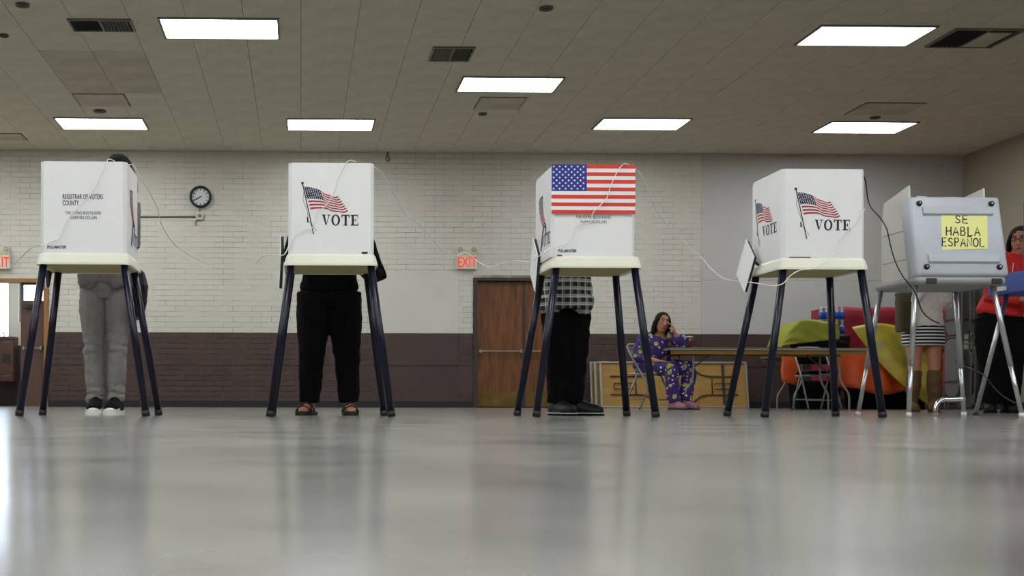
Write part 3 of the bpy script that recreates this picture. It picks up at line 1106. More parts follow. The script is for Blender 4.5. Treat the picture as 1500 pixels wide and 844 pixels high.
def tray_mesh(w, d, z0, z1, flare=0.012, r=0.05):
    bm = B()
    prof = [(-flare - 0.03, z0 + 0.008, ), (-flare * 0 , z0), (0.0, z0 + 0.012), (-flare, z1 - 0.012), (-flare - 0.008, z1), ]
    rings_ = []
    for off, z in prof:
        pts = rrect(w + off, -off, d + off, max(0.012, r + off * 0.5))
        rings_.append([bm.verts.new((p[0], p[1], z)) for p in pts])
    n = len(rings_[0])
    for i in range(len(rings_) - 1):
        for k in range(n):
            bm.faces.new((rings_[i][k], rings_[i][(k + 1) % n], rings_[i + 1][(k + 1) % n], rings_[i + 1][k]))
    bm.faces.new(rings_[0][::-1]); bm.faces.new(rings_[-1])
    bmesh.ops.recalc_face_normals(bm, faces=bm.faces)
    return bm


def screen_mesh(w, d, z0, z1, th=0.006, ch=0.02, rc=0.035):
    """three-sided folded sheet, open at the back, rounded upper back corners"""
    path = [(-w, d), (-w, ch), (-w + ch, 0), (w - ch, 0), (w, ch), (w, d)]
    inn = [(-w + th, d), (-w + th, ch + th * 0.4), (-w + ch + th * 0.4, th), (w - ch - th * 0.4, th), (w - th, ch + th * 0.4), (w - th, d)]
    bm = B()
    cols = []
    for i, (o_, n_) in enumerate(zip(path, inn)):
        cols.append((o_, n_))
    def addcol(o_, n_, zt):
        return [bm.verts.new((o_[0], o_[1], z0)), bm.verts.new((o_[0], o_[1], zt)), bm.verts.new((n_[0], n_[1], zt)), bm.verts.new((n_[0], n_[1], z0))]
    V = []
    arc = [(rc * (1 - math.sin(a)), rc * (1 - math.cos(a))) for a in (0, 0.4, 0.8, 1.2, PI / 2)]
    # left back corner: from y=d inwards
    seq = []
    for (dy, dz) in reversed(arc):
        seq.append(((-w, d - dy), (-w + th, d - dy), z1 - (rc - math.sqrt(max(0, rc * rc - (rc - dy) ** 2)))))
    for i in range(1, 5):
        seq.append((path[i], inn[i], z1))
    for (dy, dz) in arc:
        seq.append(((w, d - dy), (w - th, d - dy), z1 - (rc - math.sqrt(max(0, rc * rc - (rc - dy) ** 2)))))
    for o_, n_, zt in seq:
        V.append(addcol(o_, n_, zt))
    for a, b in zip(V, V[1:]):
        for j in range(4):
            bm.faces.new((a[j], b[j], b[(j + 1) % 4], a[(j + 1) % 4]))
    bm.faces.new(V[0]); bm.faces.new(V[-1][::-1])
    bmesh.ops.recalc_face_normals(bm, faces=bm.faces)
    return bm


def side_rot(side):
    return (0, 0, {'front': 0, 'left': -PI / 2, 'right': PI / 2}[side])


def side_loc(side, z):
    e = 0.0012
    return {'front': (0, -e, z), 'left': (-PW - e, PD / 2 + 0.01, z), 'right': (PW + e, PD / 2 + 0.01, z)}[side]


def add_print(screen, side, kind):
    loc, rot = side_loc(side, TT), side_rot(side)
    if kind == 'flag':
        fl = waving_flag()
        for nm, key in (('flag_stripes', 'red'), ('flag_canton', 'navy'), ('flag_stars', 'white'), ('flag_pole', 'pole')):
            obj(nm, fl[key], INK[key], screen, loc=loc, rot=rot)
        obj('vote_lettering', vote_letters(-0.055, 0.168, 0.064), M_print_black, screen, loc=loc, rot=rot)
    elif kind == 'ribbon':
        fl = ribbon_print()
        for nm, key in (('ribbon_stripes', 'red'), ('ribbon_canton', 'navy'), ('ribbon_loop', 'loop'), ('ribbon_stars', 'white')):
            obj(nm, fl[key], INK[key], screen, loc=loc, rot=rot)
        obj('vote_lettering', vote_letters(-0.03, 0.085, 0.072), M_print_navy, screen, loc=loc, rot=rot)
    elif kind == 'registrar':
        obj('registrar_lettering', text_bm('REGISTRAR OF VOTERS', 0.028, -0.122, 0.316, 0, xs=0.56, offset=0.014), M_print_navy, screen, loc=loc)
        obj('county_lettering', text_bm('COUNTY', 0.028, -0.122, 0.279, 0, xs=0.56, offset=0.014), M_print_navy, screen, loc=loc)
    if kind in ('registrar', 'taxpayers'):
        dz = 0.0
        obj('slogan_lettering', text_bm('THIS VOTING BOOTH SAVES', 0.0175, 0.0, 0.226, 0, 'CENTER', 0.64, 0.004, shear=-0.1), M_print_navy, screen, loc=loc)
        obj('slogan_lettering', text_bm('TAXPAYERS DOLLARS', 0.0175, 0.0, 0.198, 0, 'CENTER', 0.64, 0.004, shear=-0.1), M_print_navy, screen, loc=loc)
        obj('maker_lettering', text_bm('POLLMASTER', 0.016, -0.212, 0.026, 0, 'LEFT', 0.80, 0.03, shear=0.25), M_print_navy, screen, loc=loc)


def booth(px, Yf, rotz, label, prints, sdx=0.0, tape=None, span=0.356, flap=0.0, ftop=0.0):
    X = ax(px, Yf)
    t = thing('voting_booth', label, 'voting booth', (X, Yf, 0), rotz, 'white voting booths on navy legs')
    obj('tray', tray_mesh(0.276, 0.50, TB, TT), M_tray, t).location.y = -0.025
    bm = B(); prism(bm, rrect(0.242, 0.012, 0.44, 0.03), 'z', TB + 0.0015, TB + 0.0075); obj('tray_shade_plate', bm, M_tray_shade, t)  # added plate, its tan puts the shade under the tray into colour
    scr = obj('privacy_screen', screen_mesh(PW, PD, TT - 0.002, PT), M_screen, t, loc=(sdx, 0, 0))
    for side, kind in prints:
        add_print(scr, side, kind)
    for sx in (-1, 1):
        for (yt, yb) in ((0.02, -0.005), (0.43, 0.60)):
            bm = B()
            tube(bm, [(sx * 0.236, yt, TB + 0.004), (sx * span, yb, 0.016)], 0.0225, 12)
            lg = obj('leg', bm, M_navy, t, True)
            bm = B(); d = Vector((sx * (span - 0.236), yb - yt, -TB)).normalized()
            tube(bm, [Vector((sx * span, yb, 0.016)) - d * 0.02, Vector((sx * span + sx * 0.002, yb, 0.0005))], 0.0245, 12)
            obj('rubber_tip', bm, M_black, lg, True)
    # folded-down shelf hinged at the left of the tray: pale outside, dark inside
    c0 = Vector((-0.292 + ftop, 0.30, TT + 0.045)); a_ = Vector((-0.004, 0.12, 0.125)); d_ = Vector((-0.062 + flap, 0.0, -0.225)); nrm = a_.cross(d_).normalized()
    if nrm.x > 0: nrm = -nrm
    def slab(th0, th1, inset):
        bm = B()
        u, v = a_.normalized() * inset, d_.normalized() * inset
        q = [c0 + u + v, c0 + a_ - u + v, c0 + a_ + d_ - u - v, c0 + d_ + u - v]
        lo = [bm.verts.new(p + nrm * th0) for p in q]; hi = [bm.verts.new(p + nrm * th1) for p in q]
        bm.faces.new(lo); bm.faces.new(hi[::-1])
        for i in range(4):
            bm.faces.new((lo[i], hi[i], hi[(i + 1) % 4], lo[(i + 1) % 4]))
        bmesh.ops.recalc_face_normals(bm, faces=bm.faces)
        return bm
    sh = obj('side_shelf', slab(0.006, 0.012, 0.0), M_screen, t)
    obj('shelf_liner', slab(-0.012, 0.0055, 0.004), M_black, sh)
    bm = B(); tube(bm, [(-0.255, 0.33, TT - 0.006), (-0.296, 0.34, TT + 0.03)], 0.008); obj('hinge', bm, M_black, t)
    # booth lamp clipped inside on the right wing
    bm = B(); tube(bm, [(PW - 0.012, 0.30, PT - 0.06), (PW - 0.05, 0.30, PT - 0.04), (PW - 0.07, 0.30, PT - 0.075)], 0.007, sub=3)
    lp = obj('lamp', bm, M_screen, t)
    bm = B(); ellipsoid(bm, (PW - 0.055, 0.30, PT - 0.10), (0.016, 0.016, 0.022)); obj('bulb', bm, M_spot, lp, True)
    if tape:
        bm = B(); bx(bm, tape[0], tape[1], -0.0025, -0.0005, TT + 0.002, TT + 0.002 + tape[2]); obj('tape', bm, tape[3], t)
    return t


booth(121.5, 6.74, 0.0, 'white voting booth with registrar lettering, leftmost of the row', [('front', 'registrar'), ('right', 'ribbon'), ('left', 'ribbon')], span=0.368, flap=0.08)
booth(484.5, 6.74, 0.0, 'white voting booth in front of the person in black trousers and sandals', [('front', 'flag'), ('left', 'flag'), ('right', 'flag')], tape=(0.18, 0.215, 0.012, M_black), flap=0.05)
booth(873, 6.80, 0.0, 'white voting booth wearing the flag poster, plaid shirt behind it', [('front', 'taxpayers'), ('left', 'ribbon'), ('right', 'ribbon')], tape=(-0.235, -0.205, 0.008, M_print_red), sdx=-0.018, flap=0.045, ftop=0.012)
booth(1206, 6.83, 0.0, 'white voting booth with two vote flag panels showing, next to the grey case booth', [('front', 'flag'), ('left', 'flag'), ('right', 'flag')], tape=(-0.21, -0.08, 0.005, M_print_navy))

# flag poster taped to the third booth
p0, p1 = at(808, 313, 6.785), at(931, 241.5, 6.785)
pw, ph = p1.x - p0.x, p1.z - p0.z
t = thing('flag_poster', 'rectangular stars and stripes poster taped to the third booth', 'poster', (p0.x, 6.788, p0.z))
bm = B(); bx(bm, 0, pw, 0, 0.003, 0, ph); obj('card', bm, M_poster_white, t)
for i in range(7):
    bm = B()
    z1 = ph * (1 - (2 * i) / 13); z0 = ph * (1 - (2 * i + 1) / 13)
    qd(bm, [(pw * 0.42 if i < 4 else 0, z0), (pw, z0), (pw, z1), (pw * 0.42 if i < 4 else 0, z1)], -0.0006)
    obj('stripe', bm, M_poster_red, t)
bm = B(); qd(bm, [(0, ph * 6 / 13), (pw * 0.42, ph * 6 / 13), (pw * 0.42, ph), (0, ph)], -0.0006); can = obj('canton', bm, M_poster_blue, t)
for r in range(9):
    for q in range(6 if r % 2 == 0 else 5):
        cx_ = pw * 0.42 * ((q + 0.35 + (0.5 if r % 2 else 0)) / 5.9 + 0.0)
        cz_ = ph * (1 - 7 / 13 * (r + 0.75) / 9.6)
        bm = B()
        pts = []
        for u in range(10):
            rr = 0.0075 if u % 2 == 0 else 0.0036
            pts.append((cx_ + rr * math.sin(u * PI / 5), cz_ + rr * math.cos(u * PI / 5)))
        qd(bm, pts, -0.0014)
        obj('star', bm, M_poster_white, can)

# ================================================================== GREY CASE BOOTH (SE HABLA ESPANOL)
YS = 6.85
fl = at(1331, 610.5, YS); fr = at(1497, 609.5, YS)
xa, xb = at(1347, 404, YS).x, at(1477, 400, YS).x
cxs = (xa + xb) / 2
t = thing('case_booth', 'grey suitcase voting booth on aluminium legs with a yellow paper sign', 'voting booth', (cxs, YS, 0))
zb = at(1410, 404, YS).z; zt = at(1400, 287, YS + 0.1).z
hw = (xb - xa) / 2 + 0.012
# lid: rounded shell leaning back
tilt = math.radians(12)
lid_h = (zt - zb) / math.cos(tilt)
lid = obj('lid', bx(B(), -hw, hw, 0.0, 0.12, 0, lid_h, 0.022), M_case, t, True, loc=(0, 0, zb), rot=(-tilt, 0, 0))
for f in (0.17, 0.77):
    bm = B()
    prism(bm, [(-0.014, lid_h * f), (0.0, lid_h * f - 0.012), (0.0, lid_h * f + 0.05), (-0.014, lid_h * f + 0.038)], 'x', -hw + 0.075, hw - 0.06)
    obj('rib', bm, M_case, lid)
for sx in (-1, 1):
    for zz in (0.055, lid_h - 0.05):
        bm = B(); disc(bm, (sx * (hw - 0.06), -0.014, zz), 0.014, 'y', 0.014, 18, r2=0.018)
        bp_ = obj('bumper', bm, M_black, lid, True)
        bm = B(); disc(bm, (sx * (hw - 0.06), -0.016, zz), 0.005, 'y', 0.002, 10); obj('screw', bm, M_steel, bp_)
# tray underneath
bm = B(); bx(bm, -hw - 0.01, hw - 0.02, 0.0, 0.50, zb - 0.055, zb - 0.004, 0.02)
tr = obj('tray', bm, M_case_dark, t, True)
for sx in (-1, 1):
    bm = B(); bx(bm, sx * 0.2 - 0.03, sx * 0.2 + 0.03, -0.012, 0.006, zb - 0.05, zb - 0.015, 0.004); obj('latch', bm, M_doorframe, tr)
# corrugated wings
for sx in (-1, 1):
    bm = B()
    z1f, z1b = zt + 0.07, zt + 0.045
    x0 = sx * (hw - 0.02)
    xk = x0 + (0.02 if sx < 0 else -0.04)
    poly = [(0.13, zb), (0.50, zb), (0.50, zb + 0.36), (0.47, zt + 0.015 if sx < 0 else zt + 0.03), (0.17, zt + 0.075 if sx < 0 else zt + 0.06), (0.165, zb + 0.45), (0.13, zb + 0.42)]
    prism(bm, poly, 'x', xk - 0.005, xk + 0.005)
    wg = obj('wing', bm, M_wing, t)
    for zz in (0.12, 0.30):
        bm = B(); bx(bm, xk - 0.007, xk + 0.007, 0.15, 0.48, zb + zz, zb + zz + 0.005); obj('crease', bm, M_case_dark, wg)
# handle clips on the top edge
bm = B(); bx(bm, -hw + 0.07, -hw + 0.13, 0.03, 0.07, lid_h, lid_h + 0.012, 0.003); obj('clip', bm, M_wing, lid)
bm = B(); bx(bm, -0.05, 0.06, 0.03, 0.06, lid_h, lid_h + 0.008, 0.002); obj('clip', bm, M_case_dark, lid)
rl = at(1257, 608, YS + 0.55); rr_ = at(1412, 608, YS + 0.55)
for top, foot in ((Vector((at(1341, 415, YS + 0.05).x - cxs, 0.05, zb - 0.05)), Vector((fl.x - cxs, 0, 0.014))),
                  (Vector((at(1454, 415, YS + 0.05).x - cxs, 0.05, zb - 0.05)), Vector((fr.x - cxs, 0, 0.014))),
                  (Vector((at(1290, 425, YS + 0.46).x - cxs, 0.46, zb - 0.05)), Vector((rl.x - cxs, 0.55, 0.014))),
                  (Vector((at(1400, 425, YS + 0.46).x - cxs, 0.46, zb - 0.05)), Vector((rr_.x - cxs, 0.55, 0.014)))):
    bm = B(); tube(bm, [top, top.lerp(foot, 0.62)], 0.0155, 12); tube(bm, [top.lerp(foot, 0.60), foot], 0.0130, 12)
    lg = obj('leg', bm, M_alu, t, True)
    bm = B(); tube(bm, [foot + (top - foot) * 0.02, (foot.x, foot.y, 0.0006)], 0.016, 12); obj('rubber_tip', bm, M_wing, lg, True)
q = rr_.x - cxs
bm = B(); tube(bm, [(q + 0.0, 0.54, 0.115), (q - 0.10, 0.53, 0.112), (q - 0.165, 0.52, 0.108), (q - 0.20, 0.515, 0.075), (q - 0.21, 0.51, 0.012)], 0.0145, 12, sub=5)
obj('foot_brace', bm, M_chrome, t, True)

# the hand-lettered paper
A_ = Vector((cxs, YS, zb))
def on_lid(px, py, off=-0.0022):
    """lid-plane coordinates (x, z') of a photo point"""
    d = CAMR @ Vector(((px - CX) / F, (CY - py) / F, -1.0))
    o0 = Vector((0, 0, CAMZ)) - A_
    R = Matrix.Rotation(tilt, 3, 'X')
    dl, ol = R @ d, R @ o0
    s = (off - ol.y) / dl.y
    p = ol + dl * s
    return p.x, p.z
corners = [on_lid(1380, 366), on_lid(1447, 364.5), on_lid(1446, 314), on_lid(1378, 311)]
sg = thing('paper_sign', 'yellow paper sign with black handwriting taped to the grey case booth', 'sign', A_)
sg.rotation_euler = (-tilt, 0, 0)
bm = B(); 
vv = [bm.verts.new((c_[0], -0.0022, c_[1])) for c_ in corners]; v2 = [bm.verts.new((c_[0], -0.0008, c_[1])) for c_ in corners]
bm.faces.new(vv); bm.faces.new(v2[::-1])
for i in range(4): bm.faces.new((vv[i], v2[i], v2[(i + 1) % 4], vv[(i + 1) % 4]))
bmesh.ops.recalc_face_normals(bm, faces=bm.faces)
obj('sheet', bm, M_yellowpaper, sg)
STK = {
    'S': [[(0.85, 0.85), (0.55, 1.0), (0.2, 0.9), (0.15, 0.68), (0.45, 0.52), (0.8, 0.38), (0.85, 0.15), (0.5, 0.0), (0.1, 0.12)]],
    'E': [[(0.85, 1), (0.12, 1), (0.12, 0), (0.88, 0)], [(0.12, 0.52), (0.75, 0.52)]],
    'H': [[(0.1, 1), (0.1, 0)], [(0.9, 1), (0.9, 0)], [(0.1, 0.52), (0.9, 0.52)]],
    'A': [[(0.02, 0), (0.5, 1), (0.98, 0)], [(0.2, 0.35), (0.8, 0.35)]],
    'B': [[(0.12, 0), (0.12, 1), (0.6, 1), (0.8, 0.8), (0.6, 0.54), (0.12, 0.54)], [(0.6, 0.54), (0.9, 0.3), (0.65, 0.0), (0.12, 0)]],
    'L': [[(0.12, 1), (0.12, 0), (0.85, 0)]],
    'P': [[(0.12, 0), (0.12, 1), (0.65, 1), (0.85, 0.76), (0.65, 0.5), (0.12, 0.5)]],
    'N': [[(0.1, 0), (0.1, 1), (0.9, 0), (0.9, 1)]],
    'Ñ': [[(0.1, 0), (0.1, 1), (0.9, 0), (0.9, 1)], [(0.15, 1.18), (0.35, 1.28), (0.6, 1.18), (0.85, 1.28)]],
    'O': [[(0.5 + 0.48 * math.cos(a * PI / 8 + 1.2), 0.5 + 0.5 * math.sin(a * PI / 8 + 1.2)) for a in range(17)]],
}
for word, x0, x1, yt, yb in (('SE', 1399, 1420, 316, 327), ('HABLA', 1385.5, 1438, 333, 345), ('ESPAÑOL', 1379.5, 1444, 349, 361)):
    bm = B()
    n = len(word)
    for i, ch in enumerate(word):
        la = x0 + (x1 - x0) * i / n; lb = x0 + (x1 - x0) * (i + 0.80) / n
        for st in STK[ch]:
            pts = []
            for u, v in st:
                X_, Z_ = on_lid(la + (lb - la) * u, yb + (yt - yb) * v + 0.012 * (la - 1412) * 1.2, -0.0028)
                pts.append((X_, Z_))
            stroke(bm, pts, 0.0078, -0.0028)
    obj('lettering', bm, M_print_black, sg)

# ================================================================== BLUE BOOTH AT THE RIGHT EDGE
YBb = 7.55
xl = at(1497, 400, YBb + 0.5).x
t = thing('blue_booth', 'royal blue voting booth on silver legs, cut off by the right edge', 'voting booth', (xl + 0.30, YBb, 0))
zt_ = at(1490, 393, YBb).z; zb_ = at(1490, 426, YBb + 0.1).z
o = obj('tray', tray_mesh(0.55, 0.56, zb_, zt_), M_blue, t); o.location.y = -0.03
sc = obj('privacy_screen', screen_mesh(0.29, 0.50, zt_ - 0.002, at(1496, 271, YBb).z, th=0.012), M_blue, t)
for top, foot in (((-0.28, 0.05), (-0.28, -0.02)), ((0.28, 0.05), (0.40, -0.02)), ((-0.42, 0.48), (-0.56, 0.62)), ((0.28, 0.48), (0.42, 0.62))):
    bm = B(); tube(bm, [(top[0], top[1], zb_ + 0.01), (foot[0], foot[1], 0.012)], 0.0155, 12); lg = obj('leg', bm, M_alu, t, True)
    bm = B(); tube(bm, [(foot[0], foot[1], 0.014), (foot[0], foot[1], 0.0006)], 0.018, 12); obj('rubber_tip', bm, M_black, lg)
bm = B(); bx(bm, -0.565, -0.535, 0.28, 0.36, zb_ + 0.02, zb_ + 0.05); obj('tape', bm, M_wing, t)

# ================================================================== CORDS
def cord(pts, r, m, label, name='power_cord'):
    P_ = [at(px, py, Y) if not isinstance(Y, tuple) else Vector(Y) for px, py, Y in pts]
    o_ = P_[0].copy()
    bm = B(); tube(bm, [p - o_ for p in P_], r, 6, sub=6)
    return tag(obj(name, bm, m, None, True, loc=o_), label, 'cord')


f = 6.728
cord([(-6, 388, 8.2), (5, 393, 8.0), (16, 390, 7.6), (30, 378, 7.2), (45, 364, 6.85), (58, 359.5, 6.70), (66, 358, 6.72), (76, 353, f), (86, 350, f), (93, 335, f), (102, 318, f), (125, 293, f), (140, 275, f), (150, 255, f), (157, 236, f), (160, 233, 6.745), (168, 236, 6.80)], 0.0028, M_cord, 'white cord hanging down the front of the registrar booth', 'power_cord')
cord([(189, 241, 6.80), (196, 243, 6.86), (205, 259, 6.95), (218, 280, 7.1), (230, 304, 7.3), (238, 332, 7.5), (255, 357, 7.7), (275, 372, 7.8), (305, 388, 7.9)], 0.003, M_cord, 'white cord trailing right from the top of the registrar booth')
cord([(376, 386, 7.9), (384, 376, 7.5), (400, 374, 7.0), (414, 374, 6.72), (419, 369, 6.70), (425, 356, f), (432, 345, f), (446, 337, f), (458, 333, f), (465, 313, f), (480, 298, f), (490, 280, f), (497, 257, f), (508, 238, f), (514, 235, 6.74), (521, 237, 6.80)], 0.0028, M_cord, 'white cord crossing the front of the second booth')
cord([(541, 243, 6.80), (549, 245, 6.85), (560, 254, 6.95), (570, 272, 7.05), (582, 292, 7.2), (593, 313, 7.3), (610, 325, 7.4), (624, 338, 7.5), (637, 355, 7.6), (652, 370, 7.7), (668, 374, 7.75), (684, 371, 7.75), (700, 383, 7.7), (716, 391, 7.6), (735, 386, 7.4), (758, 382, 7.2), (775, 384, 6.95), (790, 375, 6.74), (805, 364, 6.77), (828, 357, 6.78), (838, 347, 6.782), (843, 332, 6.782), (865, 325, 6.782), (868, 313, 6.777), (880, 300, 6.775), (889, 290, 6.775), (895, 272, 6.775), (905, 250, 6.775), (914, 240, 6.785), (921, 241, 6.83)], 0.0028, M_cord, 'long white cord linking the second booth to the flag poster booth')
cord([(929, 247, 6.85), (935, 251, 6.87), (946, 268, 6.95), (952, 288, 7.0), (962, 310, 7.1), (975, 326, 7.2), (992, 344, 7.3), (1012, 364, 7.3), (1030, 380, 7.2), (1042, 394, 7.1), (1060, 408, 6.95), (1080, 412, 6.80), (1102, 414, 6.75), (1130, 418.5, 6.72), (1146, 416, 6.72), (1158, 404, 6.72), (1172, 396, 6.73), (1192, 393, 6.74), (1212, 381, 6.76), (1224, 366, 6.81), (1233, 348, 6.815), (1243, 337, 6.815), (1255, 328, 6.815), (1261, 315, 6.815), (1267, 306, 6.86)], 0.0028, M_cord, 'long white cord from the flag poster booth draped over the fourth booth')
cord([(1264, 256, 6.87), (1268, 266, 6.90), (1271, 290, 6.90), (1276, 304, 6.88), (1290, 320, 6.84), (1299, 336, 6.82), (1304, 358, 6.82), (1311, 382, 6.81), (1322, 404, 6.80), (1340, 428, 6.80), (1350, 454, 6.84), (1362, 467, 6.9), (1376, 474, 7.0)], 0.004, M_blackcord, 'black cord hanging from the fourth booth across the grey case booth')
cord([(1398, 528, 8.6), (1412, 536, 8.4), (1440, 549, 8.1), (1460, 572, 7.9), (1480, 587, 7.7), (1505, 596, 7.5)], 0.004, M_blackcord, 'thin black cord sagging low between the chair rack and the right edge')

# ================================================================== PEOPLE
V3 = Vector


def add_head(bm, M):
    """head shape facing -y, centre at origin, 0.235 high, transformed by M"""
    hb = B()
    lv = [(-0.116, .022, .026, -.050), (-0.100, .040, .046, -.040), (-0.070, .055, .070, -.020), (-0.03, .066, .086, -.006), (0.01, .071, .092, 0), (0.05, .071, .092, .004), (0.085, .058, .076, .008), (0.105, .036, .048, .010), (0.117, .012, .016, .010)]
    loft(hb, [(0, y, z) for z, a, b, y in lv], [(a, b) for z, a, b, y in lv], n=18)
    loft(hb, [(0, -.086, .022), (0, -.100, -.005), (0, -.110, -.026), (0, -.090, -.040)], [(.008, .008), (.010, .011), (.015, .012), (.010, .008)], n=10)   # nose
    loft(hb, [(-.020, -.086, -.062), (0, -.092, -.062), (.020, -.086, -.062)], [.006, .011, .006], side=(0, 0, 1), n=8)  # mouth
    for s in (-1, 1):
        ellipsoid(hb, (s * .074, .005, -.005), (.010, .018, .030), 10, 7)
    for v in hb.verts: v.co.x *= 1.10
    hb.transform(M)
    me = bpy.data.meshes.new('tmp'); hb.to_mesh(me); hb.free(); bm.from_mesh(me); bpy.data.meshes.remove(me)


def add_hand(bm, wrist, d, nrm, thumb, curl=0.35, spread=0.0):
    """palm and five fingers; d finger direction, nrm palm side, thumb = side vector towards the thumb"""
    d = V3(d).normalized(); nrm = V3(nrm); nrm = (nrm - d * nrm.dot(d)).normalized(); th = V3(thumb); th = (th - d * th.dot(d) - nrm * th.dot(nrm)).normalized()
    w = V3(wrist)
    loft(bm, [w - d * .01, w + d * .02, w + d * .06, w + d * .092], [(.026, .019), (.033, .017), (.042, .015), (.038, .012)], side=th, n=12)
    for i, (off, ln) in enumerate(((.030, .072), (.010, .080), (-.010, .074), (-.029, .058))):
        p = w + d * (.088 - (0.008 if i == 3 else 0)) + th * off
        dirv = (d + th * spread * (1.5 - i)).normalized()
        pts, rr = [p - dirv * .012], [.0095]
        ang = 0
        for k, fr in enumerate((.45, .32, .23)):
            ang += curl * (1.0 if k else 0.7)
            q = dirv * math.cos(ang) + nrm * math.sin(ang)
            p = p + q * ln * fr
            pts.append(p); rr.append(.0092 - .0009 * (k + 1))
        loft(bm, pts, rr, side=th, n=8)
    p = w + d * .028 + th * .030
    q1 = (d * .65 + th * .65 + nrm * .35).normalized(); q2 = (d * .85 + th * .25 + nrm * .45).normalized()
    loft(bm, [p - q1 * .015, p + q1 * .03, p + q1 * .03 + q2 * .028, p + q1 * .03 + q2 * .05], [.014, .012, .0105, .008], side=nrm, n=8)


def standing(H, feet, hip_half=.09, lean=0.0, arms=None, fw=0.0, toes=(0.15, -0.15)):
    """joints of a standing figure facing -y; feet = two (x, y) ankle spots; arms = two (elbow, wrist)"""
    k = H / 1.68
    mx = (feet[0][0] + feet[1][0]) / 2; my = (feet[0][1] + feet[1][1]) / 2
    J = {'k': k}
    J['pel'] = V3((mx, my, .90 * k)); J['wai'] = V3((mx + lean * .3, my - fw * .2, 1.05 * k)); J['che'] = V3((mx + lean * .6, my - fw * .6, 1.25 * k))
    J['shc'] = V3((mx + lean * .85, my - fw, 1.385 * k)); J['nek'] = V3((mx + lean, my - fw * 1.25, 1.455 * k)); J['head'] = V3((mx + lean * 1.1, my - fw * 1.5 - .02, 1.565 * k))
    for i, s in enumerate((-1, 1)):
        f = feet[i]
        J['hip%d' % i] = J['pel'] + V3((s * hip_half * k, 0, -.03 * k))
        J['ank%d' % i] = V3((f[0], f[1], .085 * k))
        J['kne%d' % i] = (J['hip%d' % i] * .46 + J['ank%d' % i] * .54) + V3((0, -.025, 0))
        J['toe%d' % i] = toes[i]
        J['sho%d' % i] = J['shc'] + V3((s * .175 * k, 0, -.015))
        if arms:
            J['elb%d' % i], J['wri%d' % i] = V3(arms[i][0]), V3(arms[i][1])
        else:
            J['elb%d' % i] = J['sho%d' % i] + V3((s * .06, .03, -.29 * k)); J['wri%d' % i] = J['elb%d' % i] + V3((0, -.10, -.22 * k))
        J['hnd%d' % i] = ((J['wri%d' % i] - J['elb%d' % i]).normalized(), V3((0, 0, -1)), V3((-s, 0, 0)), .3)
    return J


def add_torso(bm, J, g=1.0, inf=0.0, lo=-0.11, top=True, hem=None):
    k = J['k']
    pts = [J['pel'] + V3((0, 0, lo)), J['pel'], J['wai'], J['che'], J['shc']]
    rads = [(.125, .095), (.168, .118), (.142, .104), (.166, .120), (.125, .082)]
    if hem is not None:
        rads[0] = hem
    if top:
        pts += [J['nek'] - (J['nek'] - J['shc']) * .25]; rads += [(.068, .066)]
    loft(bm, pts, [(a * k * g + inf, b * k * g + inf) for a, b in rads], n=20)


def add_leg(bm, J, i, rads=(.086, .080, .057, .057, .040), g=1.0, inf=0.0, to=1.0):
    h, n_, a = J['hip%d' % i], J['kne%d' % i], J['ank%d' % i]
    pts = [h, h.lerp(n_, .4), n_, n_.lerp(a, .35), n_.lerp(a, to)]
    loft(bm, pts, [r * J['k'] * g + inf for r in rads], n=14)


def add_arm(bm, J, i, g=1.0, inf=0.0, to=1.0, elbow_only=False):
    s, e, w = J['sho%d' % i], J['elb%d' % i], J['wri%d' % i]
    m = J['shc'].lerp(s, .55)
    pts = [m, s, s.lerp(e, .5), e]
    rads = [.062, .056, .047, .041]
    if to > 0:
        pts += [e.lerp(w, .35 * to), e.lerp(w, to)]; rads += [.039, .028 + (1 - to) * .008]
    loft(bm, pts, [r * J['k'] * g + inf for r in rads], n=12)


def foot_axes(J, i):
    a = J['ank%d' % i]; th = J['toe%d' % i]
    return V3((a.x, a.y, 0)), V3((math.sin(th), -math.cos(th), 0)), V3((math.cos(th), math.sin(th), 0))


FOOT = [(-.078, .020, .022), (-.068, .032, .036), (-.035, .036, .048), (.02, .038, .050), (.07, .043, .036), (.12, .046, .028), (.165, .040, .022), (.188, .022, .014)]


def foot_loft(bm, J, i, inf=0.0, z0=0.014, hs=1.0, ln=1.0, top=None):
    c, f, s = foot_axes(J, i)
    pts, rads = [], []
    for t, w, h in FOOT:
        h = h * hs + inf
        pts.append(c + f * (t * ln + (inf if t > 0 else -inf))); rads.append((w + inf, h))
    rg = []
    for p, (w, h) in zip(pts, rads):
        row = []
        for k in range(16):
            ca, sa = math.cos(2 * PI * k / 16), math.sin(2 * PI * k / 16)
            if sa < -.01:
                row.append(bm.verts.new(p + s * (w * math.copysign(abs(ca) ** .45, ca) * .97) + V3((0, 0, z0 + h * .55 * (1 + sa) ** 1.6))))
            else:
                row.append(bm.verts.new(p + s * (w * ca) + V3((0, 0, z0 + h * .55 + h * 1.45 * sa))))
        rg.append(row)
    for ra, rb in zip(rg, rg[1:]):
        for k in range(16): bm.faces.new((ra[k], ra[(k + 1) % 16], rb[(k + 1) % 16], rb[k]))
    bm.faces.new(rg[0][::-1]); bm.faces.new(rg[-1])
    a = J['ank%d' % i]
    tz = top if top else a.z + .01
    loft(bm, [c + V3((0, 0, z0 + .04)), V3((a.x, a.y, tz))], [.036 + inf, .036 + inf], n=12)


